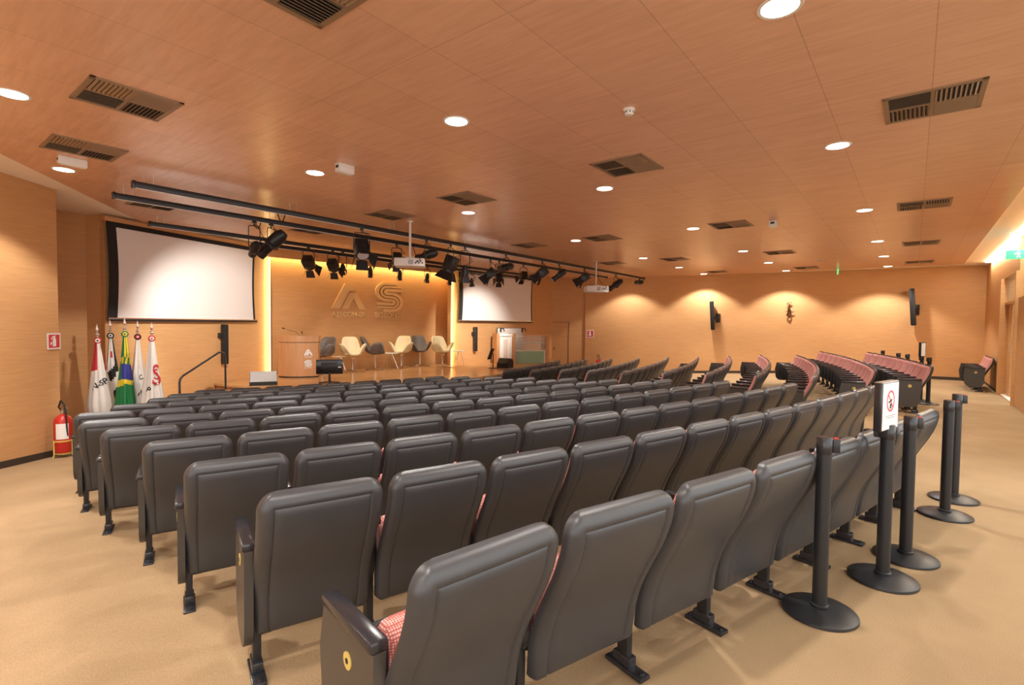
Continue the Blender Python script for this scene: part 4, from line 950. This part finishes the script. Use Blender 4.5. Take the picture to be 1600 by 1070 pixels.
# facing: local +y is the front of the chair
F0 = rad(205)
swan_chair((-5.06, 13.62), F0 - rad(38), 'grey_leather', 'dark grey swivel lounge chair half hidden behind the lectern', 1.12)
swan_chair((-4.37, 14.02), F0 + rad(5), 'cream_leather', 'cream swivel lounge chair just right of the lectern and monitor', 1.12)
swan_chair((-3.97, 14.86), F0 + rad(75), 'grey_leather', 'dark grey swivel lounge chair turned sideways, between two cream ones', 1.12)
swan_chair((-3.37, 15.58), F0 - rad(28), 'cream_leather', 'cream swivel lounge chair in the middle, right of the white table', 1.12)
swan_chair((-2.94, 16.35), F0 - rad(2), 'grey_leather', 'dark grey swivel lounge chair behind the middle cream chair', 1.12)
swan_chair((-2.17, 15.95), F0 + rad(10), 'cream_leather', 'cream swivel lounge chair farthest right, by the light strip', 1.12)
def side_table(xy, h, r, label, legs=3, rz=0.):
    t = thing('side_table', label, 'side table', (xy[0], xy[1], ZS), rz, 'white side tables on the stage')
    bm = bmesh.new(); lathe(bm, [(0, h - .02), (r, h - .02), (r + .004, h - .01), (r, h), (0, h)], 32); obj('table_top', bm, 'white_plastic', t)
    for k in range(legs):
        a = 2 * PI * k / legs; bm = bmesh.new(); cyl(bm, (r * .25 * math.cos(a), r * .25 * math.sin(a), h - .02), (r * .95 * math.cos(a), r * .95 * math.sin(a), 0), .011, .008, 8); obj('leg', bm, 'chrome', t)
side_table((-4.85, 14.35), .42, .20, 'small white side table between the grey and cream chairs, left')
side_table((-3.66, 15.30), .48, .27, 'white side table with splayed legs before the middle cream chair', 4)
side_table((-1.72, 16.56), .50, .19, 'white side table right of the last cream chair')

# monitor on a stand facing the speakers
t = thing('monitor', 'black flat monitor seen from behind on the stage floor', 'monitor', (-4.12, 11.55, ZS), rad(20))
bm = bmesh.new(); box(bm, (0, 0, .37), (.57, .035, .33), bev=.008); p_ = obj('panel_back', bm, 'black_gloss', t)
bm = bmesh.new(); box(bm, (0, -.03, .36), (.36, .04, .20), bev=.012); obj('rear_housing', bm, 'black_metal', p_)
bm = bmesh.new(); box(bm, (.20, -.0195, .36), (.10, .003, .035)); obj('sticker', bm, 'sign_white', p_)
bm = bmesh.new(); box(bm, (0, .0185, .37), (.54, .003, .30)); obj('screen', bm, 'black_gloss', p_)
bm = bmesh.new(); box(bm, (0, -.01, .12), (.05, .03, .24), bev=.006); obj('neck', bm, 'black_metal', t)
for a in (20, 160, 200, 340): 
    bm = bmesh.new(); tube(bm, [(0, 0, .03), (.24 * math.cos(rad(a)), .18 * math.sin(rad(a)), .010)], [.016, .010], 6); obj('foot', bm, 'black_metal', t)
def floor_wedge(xy, rz, label, s, top):
    t = thing('floor_monitor_speaker', label, 'speaker', (xy[0], xy[1], ZS), rz, 'wedge speakers on the stage'); w_, dp, h = s
    poly = [(-dp / 2, 0), (dp / 2, 0), (dp / 2, h * .45), (dp * .1, h), (-dp * .35, h * .92), (-dp / 2, h * .5)]
    bm = bmesh.new(); yz_plate(bm, poly, -w_ / 2, w_ / 2); obj('cabinet', bm, 'black_matte', t, smooth=20)
    a, b = Vector((dp / 2, h * .45)), Vector((dp * .1, h)); u = (b - a).normalized(); nn = Vector((-u.y, u.x)) * (-1); c = (a + b) / 2 + nn * .003
    bm = bmesh.new(); box(bm, (0, c.x, c.y), (w_ * .92, (b - a).length * .92, .008), Matrix.Rotation(math.atan2(u.y, u.x) , 3, 'X')); obj('grille', bm, top, t)
    bm = bmesh.new(); box(bm, (0, -dp / 2 - .002, h * .26), (w_ * .35, .006, h * .3)); obj('port_panel', bm, 'steel', t)
t = thing('subwoofer', 'black box speaker with a pale sloping top at the left front of the stage', 'speaker', (-5.42, 11.15, ZS), rad(26))
bm = bmesh.new(); yz_plate(bm, [(-.20, 0), (.20, 0), (.20, .18), (.12, .27), (-.20, .08)], -.27, .27); obj('cabinet', bm, 'black_matte', t, smooth=20)
bm = bmesh.new(); yz_plate(bm, [(-.205, .085), (.118, .276), (.124, .268), (-.20, .077)], -.262, .262); obj('grille', bm, 'grey_panel', t, smooth=20)
floor_wedge((-.21, 16.20), rad(150), 'black wedge speaker on the stage before the control desk', (.40, .36, .30), 'black_metal')
t = thing('music_stand', 'thin black music stand on the stage, left of the wedge speaker', 'music stand', (-.58, 15.92, ZS), rad(70))
bm = bmesh.new(); cyl(bm, (0, 0, .02), (0, 0, .46), .016, seg=10); obj('pole', bm, 'black_metal', t)
bm = bmesh.new(); lathe(bm, [(0, 0), (.15, 0), (.15, .012), (.04, .025), (0, .025)], 24); obj('base', bm, 'black_metal', t)
bm = bmesh.new(); box(bm, (.05, .10, .44), (.26, .02, .36), Matrix.Rotation(rad(20), 3, 'X')); obj('desk', bm, 'black_metal', t)
# control desk: white panelled end, timber posts, green glass front, clear rail above
a = Vector((-.42, 17.42)); b = Vector((1.22, 18.02)); u = (b - a).normalized(); W = (b - a).length
t = thing('control_desk', 'control desk with white panelled end, timber posts and green glass front', 'control desk', V3(a, ZS), math.atan2(u.y, u.x))
def cb(nm, x0, x1, z0, z1, y0, y1, m, par=None, bev=.0):
    bm = bmesh.new(); box(bm, ((x0 + x1) / 2, (y0 + y1) / 2, (z0 + z1) / 2), (x1 - x0, y1 - y0, z1 - z0), bev=bev); return obj(nm, bm, m, par or t)
cb('post', -.10, -.0, 0, 1.06, 0, .5, 'joinery_wood'); cb('post', .46, .58, 0, 1.06, 0, .5, 'joinery_wood'); cb('post', W - .02, W + .10, 0, .98, 0, .45, 'joinery_wood')
pn = cb('panelled_end', .0, .46, 0, 1.04, .04, .10, 'white_paint')
for x0, x1 in ((.02, .09), (.36, .44)): cb('pilaster', x0, x1, .02, .96, .01, .05, 'white_paint', pn, .01)
cb('moulded_panel', .15, .30, .08, .86, .02, .05, 'cloth_cream', pn, .012); cb('cornice', -.01, .47, .96, 1.05, -.01, .09, 'white_paint', pn, .012)
g_ = cb('glass_front', .58, W - .02, .02, .44, .06, .08, 'green_glass')
cb('glass_frame', .58, W - .02, .44, .49, .04, .09, 'white_plastic', g_); cb('glass_frame', W - .08, W - .02, .0, .44, .04, .09, 'white_plastic', g_)
r_ = cb('clear_rail', .58, W - .02, .50, 1.0, .06, .072, 'clear_glass')
for k in range(8): cb('etched_line', .60, W - .05, .54 + .055 * k, .552 + .055 * k, .056, .060, 'white_plastic', r_)
cb('desk_top', .0, W, .70, .73, .12, .48, 'white_plastic')
# whiteboard behind the desk
t = thing('whiteboard', 'pale board on a frame behind the control desk, held by black clamps', 'whiteboard', V3(a + u * .1 + Vector((-u.y, u.x)) * .75, ZS), math.atan2(u.y, u.x))
bm = bmesh.new(); box(bm, (.55, 0, .80), (.95, .02, .86)); obj('board', bm, 'white_plastic', t)
bm = bmesh.new(); box(bm, (.55, 0, 1.235), (1.0, .03, .02)); box(bm, (.05, 0, .62), (.03, .03, 1.24)); box(bm, (1.05, 0, .62), (.03, .03, 1.24)); obj('frame', bm, 'chrome', t)
for x in (.18, 1.0):
    bm = bmesh.new(); box(bm, (x, -.03, 1.17), (.05, .05, .16), bev=.008); tube(bm, [(x, -.04, 1.23), (x + .09, -.05, 1.22), (x + .13, -.05, 1.12)], .018, 6); obj('clamp', bm, 'black_metal', t)

# handrail of the stage steps
t = thing('handrail', 'bent black metal handrail beside the stage steps', 'handrail', (-6.02, 9.25, -.5))
bm = bmesh.new(); A = Vector((0, 0, 0)); top0 = Vector((0, 0, 1.0)); top1 = Vector((.13, 1.02, 1.38)); end = Vector((.18, 1.18, .25))
pts = [A, (0, 0, .90), (.004, .02, .96), (.016, .08, 1.01)] + [Vector((.016, .08, 1.01)).lerp(top1, k / 6) for k in range(1, 7)] + [(.142, 1.10, 1.385), (.152, 1.165, 1.35), (.158, 1.19, 1.28), (.16, 1.20, 1.1), (.165, 1.20, .2)]
tube(bm, pts, .019, 12); obj('rail', bm, 'black_gloss', t, smooth=60)
for q in ((0, 0, .012), (.165, 1.20, .2)):
    bm = bmesh.new(); cyl(bm, Vector(q) - Vector((0, 0, .012)), Vector(q) + Vector((0, 0, .006)), .045, seg=16); obj('floor_flange', bm, 'black_metal', t)

# ------------------------------------------------------------------ flags on poles
def flag(xy, seed, label, colour, rosette, mats, tilt=(0, 0), top=1.97, script=None, wid=1., face=rad(-53)):
    rnd = random.Random(seed); z0 = floorz(*xy); t = thing('flag', label, 'flag', (xy[0], xy[1], z0), 0, 'ceremonial flags in the left corner')
    t.rotation_euler = (tilt[0], tilt[1], 0)
    bm = bmesh.new(); cyl(bm, (0, 0, .02), (0, 0, top - .19), .014, seg=10); obj('pole', bm, 'finial_metal', t)
    bm = bmesh.new(); lathe(bm, [(0, top - .20), (.012, top - .20), (.030, top - .185), (.030, top - .165), (.010, top - .15), (.008, top - .135), (.022, top - .11), (.024, top - .09), (.004, top), (0, top)], 4); lathe(bm, [(0, top - .20), (.02, top - .197), (.028, top - .18), (.02, top - .163), (0, top - .16)], 14); obj('finial', bm, 'finial_metal', t, smooth=30)
    bm = bmesh.new(); lathe(bm, [(0, 0), (.16, 0), (.165, .015), (.05, .045), (.02, .06), (0, .06)], 24); obj('base', bm, 'finial_metal', t)
    # gathered cloth
    na, nz = 60, 40; zt, zb = top - .25, .32; ph = [rnd.uniform(0, 6.28) for _ in range(4)]
    def rad_(f, a): 
        r = (.030 + .125 * min(1, f * 1.25) ** 1.15 - .022 * max(0, f - .75) / .25) * wid
        amp = (.10 + .20 * min(1, f * 1.6)) * (1 - .35 * max(0, f - .8) / .2)
        return r * (1 + amp * (.55 * math.sin(5 * a + ph[0] + f * 1.2) + .45 * math.sin(9 * a + ph[1] - f * .8) + .3 * math.sin(3 * a + ph[2] + 2 * f)))
    bm = bmesh.new(); rows = []
    for j in range(nz + 1):
        f = j / nz; rows.append([bm.verts.new((rad_(f, 2*PI*i/na) * math.cos(2*PI*i/na) * 1.0, rad_(f, 2*PI*i/na) * math.sin(2*PI*i/na), zt + (zb - zt) * f + .03 * f * math.sin(2 * PI * i / na * 2 + ph[3]))) for i in range(na)])
    for j in range(nz):
        for i in range(na):
            fc = bm.faces.new((rows[j][i], rows[j + 1][i], rows[j + 1][(i + 1) % na], rows[j][(i + 1) % na]))
            a = (2 * PI * (i + .5) / na - face + PI) % (2 * PI) - PI; fc.material_index = colour((j + .5) / nz, a)
    o = obj('cloth', bm, mats, t, smooth=70)
    if script:
        for txt, size, z, da, rot, cm in script:
            tb = text_bm(txt, size, .001, cm == 'cloth_black'); bmesh.ops.transform(tb, matrix=Matrix.Rotation(rot, 4, 'Z'), verts=tb.verts)
            bmesh.ops.subdivide_edges(tb, edges=tb.edges, cuts=1)
            for v in tb.verts:
                zz = z + v.co.y; f = min(1, max(0, (zt - zz) / (zt - zb))); a = face + da + v.co.x / .15; r = rad_(f, a) + .006 + v.co.z
                v.co = Vector((r * math.cos(a), r * math.sin(a), zz))
            obj('lettering', tb, cm, o, smooth=0)
    c = Vector((math.cos(face), math.sin(face), 0))
    mt = upright((c.x * .035, c.y * .035, top - .275), c); ro = None
    for k, (r_0, m_) in enumerate(rosette):
        bm = bmesh.new(); b = bmesh.new(); bmesh.ops.create_cone(b, cap_ends=True, segments=24, radius1=r_0, radius2=r_0 * .9, depth=.012); bmesh.ops.transform(b, matrix=mt @ Matrix.Translation((0, 0, .004 + .008 * k)), verts=b.verts); merge(bm, b)
        if ro is None: ro = obj('rosette', bm, m_, t)
        else: obj('rosette_ring', bm, m_, ro)
    return t
CW = ['cloth_white', 'cloth_red', 'cloth_black', 'cloth_green', 'cloth_yellow', 'cloth_blue', 'cloth_cream']
def c1(f, a):
    if f < .38 and (a < -.25 or a > 1.0): return 1
    return 0
def c2(f, a):
    if f < .33: return 2 if (a < -.7 or a > .85) else (1 if .2 < f < .27 and abs(a) < .25 else 0)
    k = (f * 7.5 + a * .55); return 2 if int(math.floor(k)) % 2 else 0
def c3(f, a):
    if f < .27: return 4 if (a > -.35 and int((a + 3) * 5) % 4) else 3
    if f < .36: return 4 if (a + f * 3) % .9 < .45 else 3
    if f < .52: return 5 if a > -1.0 else 3
    if f < .58 - a * .02: return 4
    return 3
def c4(f, a): return 6 if (abs(a) > .9 and f < .5) else (6 if (int((a + 3) * 4) % 3 == 0 and f < .4) else 0)
def c5(f, a):
    return 0
Rw = lambda a, b, c: [(.052, a), (.034, b), (.014, c)]
flag((-6.82, 8.50), 3, 'leftmost flag, white with a red-striped top and black lettering', c1, Rw('rosette_red', 'cloth_white', 'cloth_black'), CW, (0, rad(-2.2)), 1.96, [('N-SP', .13, .93, .1, .45, 'cloth_black')], 1.1)
flag((-6.95, 8.92), 5, 'second flag from the left, with black and white stripes', c2, Rw('cloth_black', 'cloth_white', 'cloth_black'), CW, (0, rad(-1.6)), 2.03, None, .85)
flag((-6.45, 8.56), 8, 'middle flag, green and yellow with a blue disc', c3, Rw('cloth_green', 'cloth_yellow', 'cloth_blue'), CW, (0, rad(-.8)), 2.07, None, .82)
flag((-6.40, 8.76), 11, 'fourth flag from the left, cream and white with a black letter', c4, Rw('cloth_black', 'cloth_red', 'cloth_white'), CW, (0, rad(-.3)), 2.02, [('N', .16, .72, .1, -.6, 'cloth_black'), ('C', .11, 1.02, .4, .3, 'cloth_black')], .92)
flag((-6.05, 8.60), 14, 'rightmost flag, white with a red curved emblem', c5, Rw('rosette_red', 'cloth_white', 'cloth_red'), CW, (0, rad(-.2)), 2.0, [('P', .13, .84, -.6, -.5, 'cloth_black'), ('S', .50, .95, .55, -.1, 'cloth_red'), ('S', .26, 1.04, .6, -.1, 'cloth_red')], 1.0)
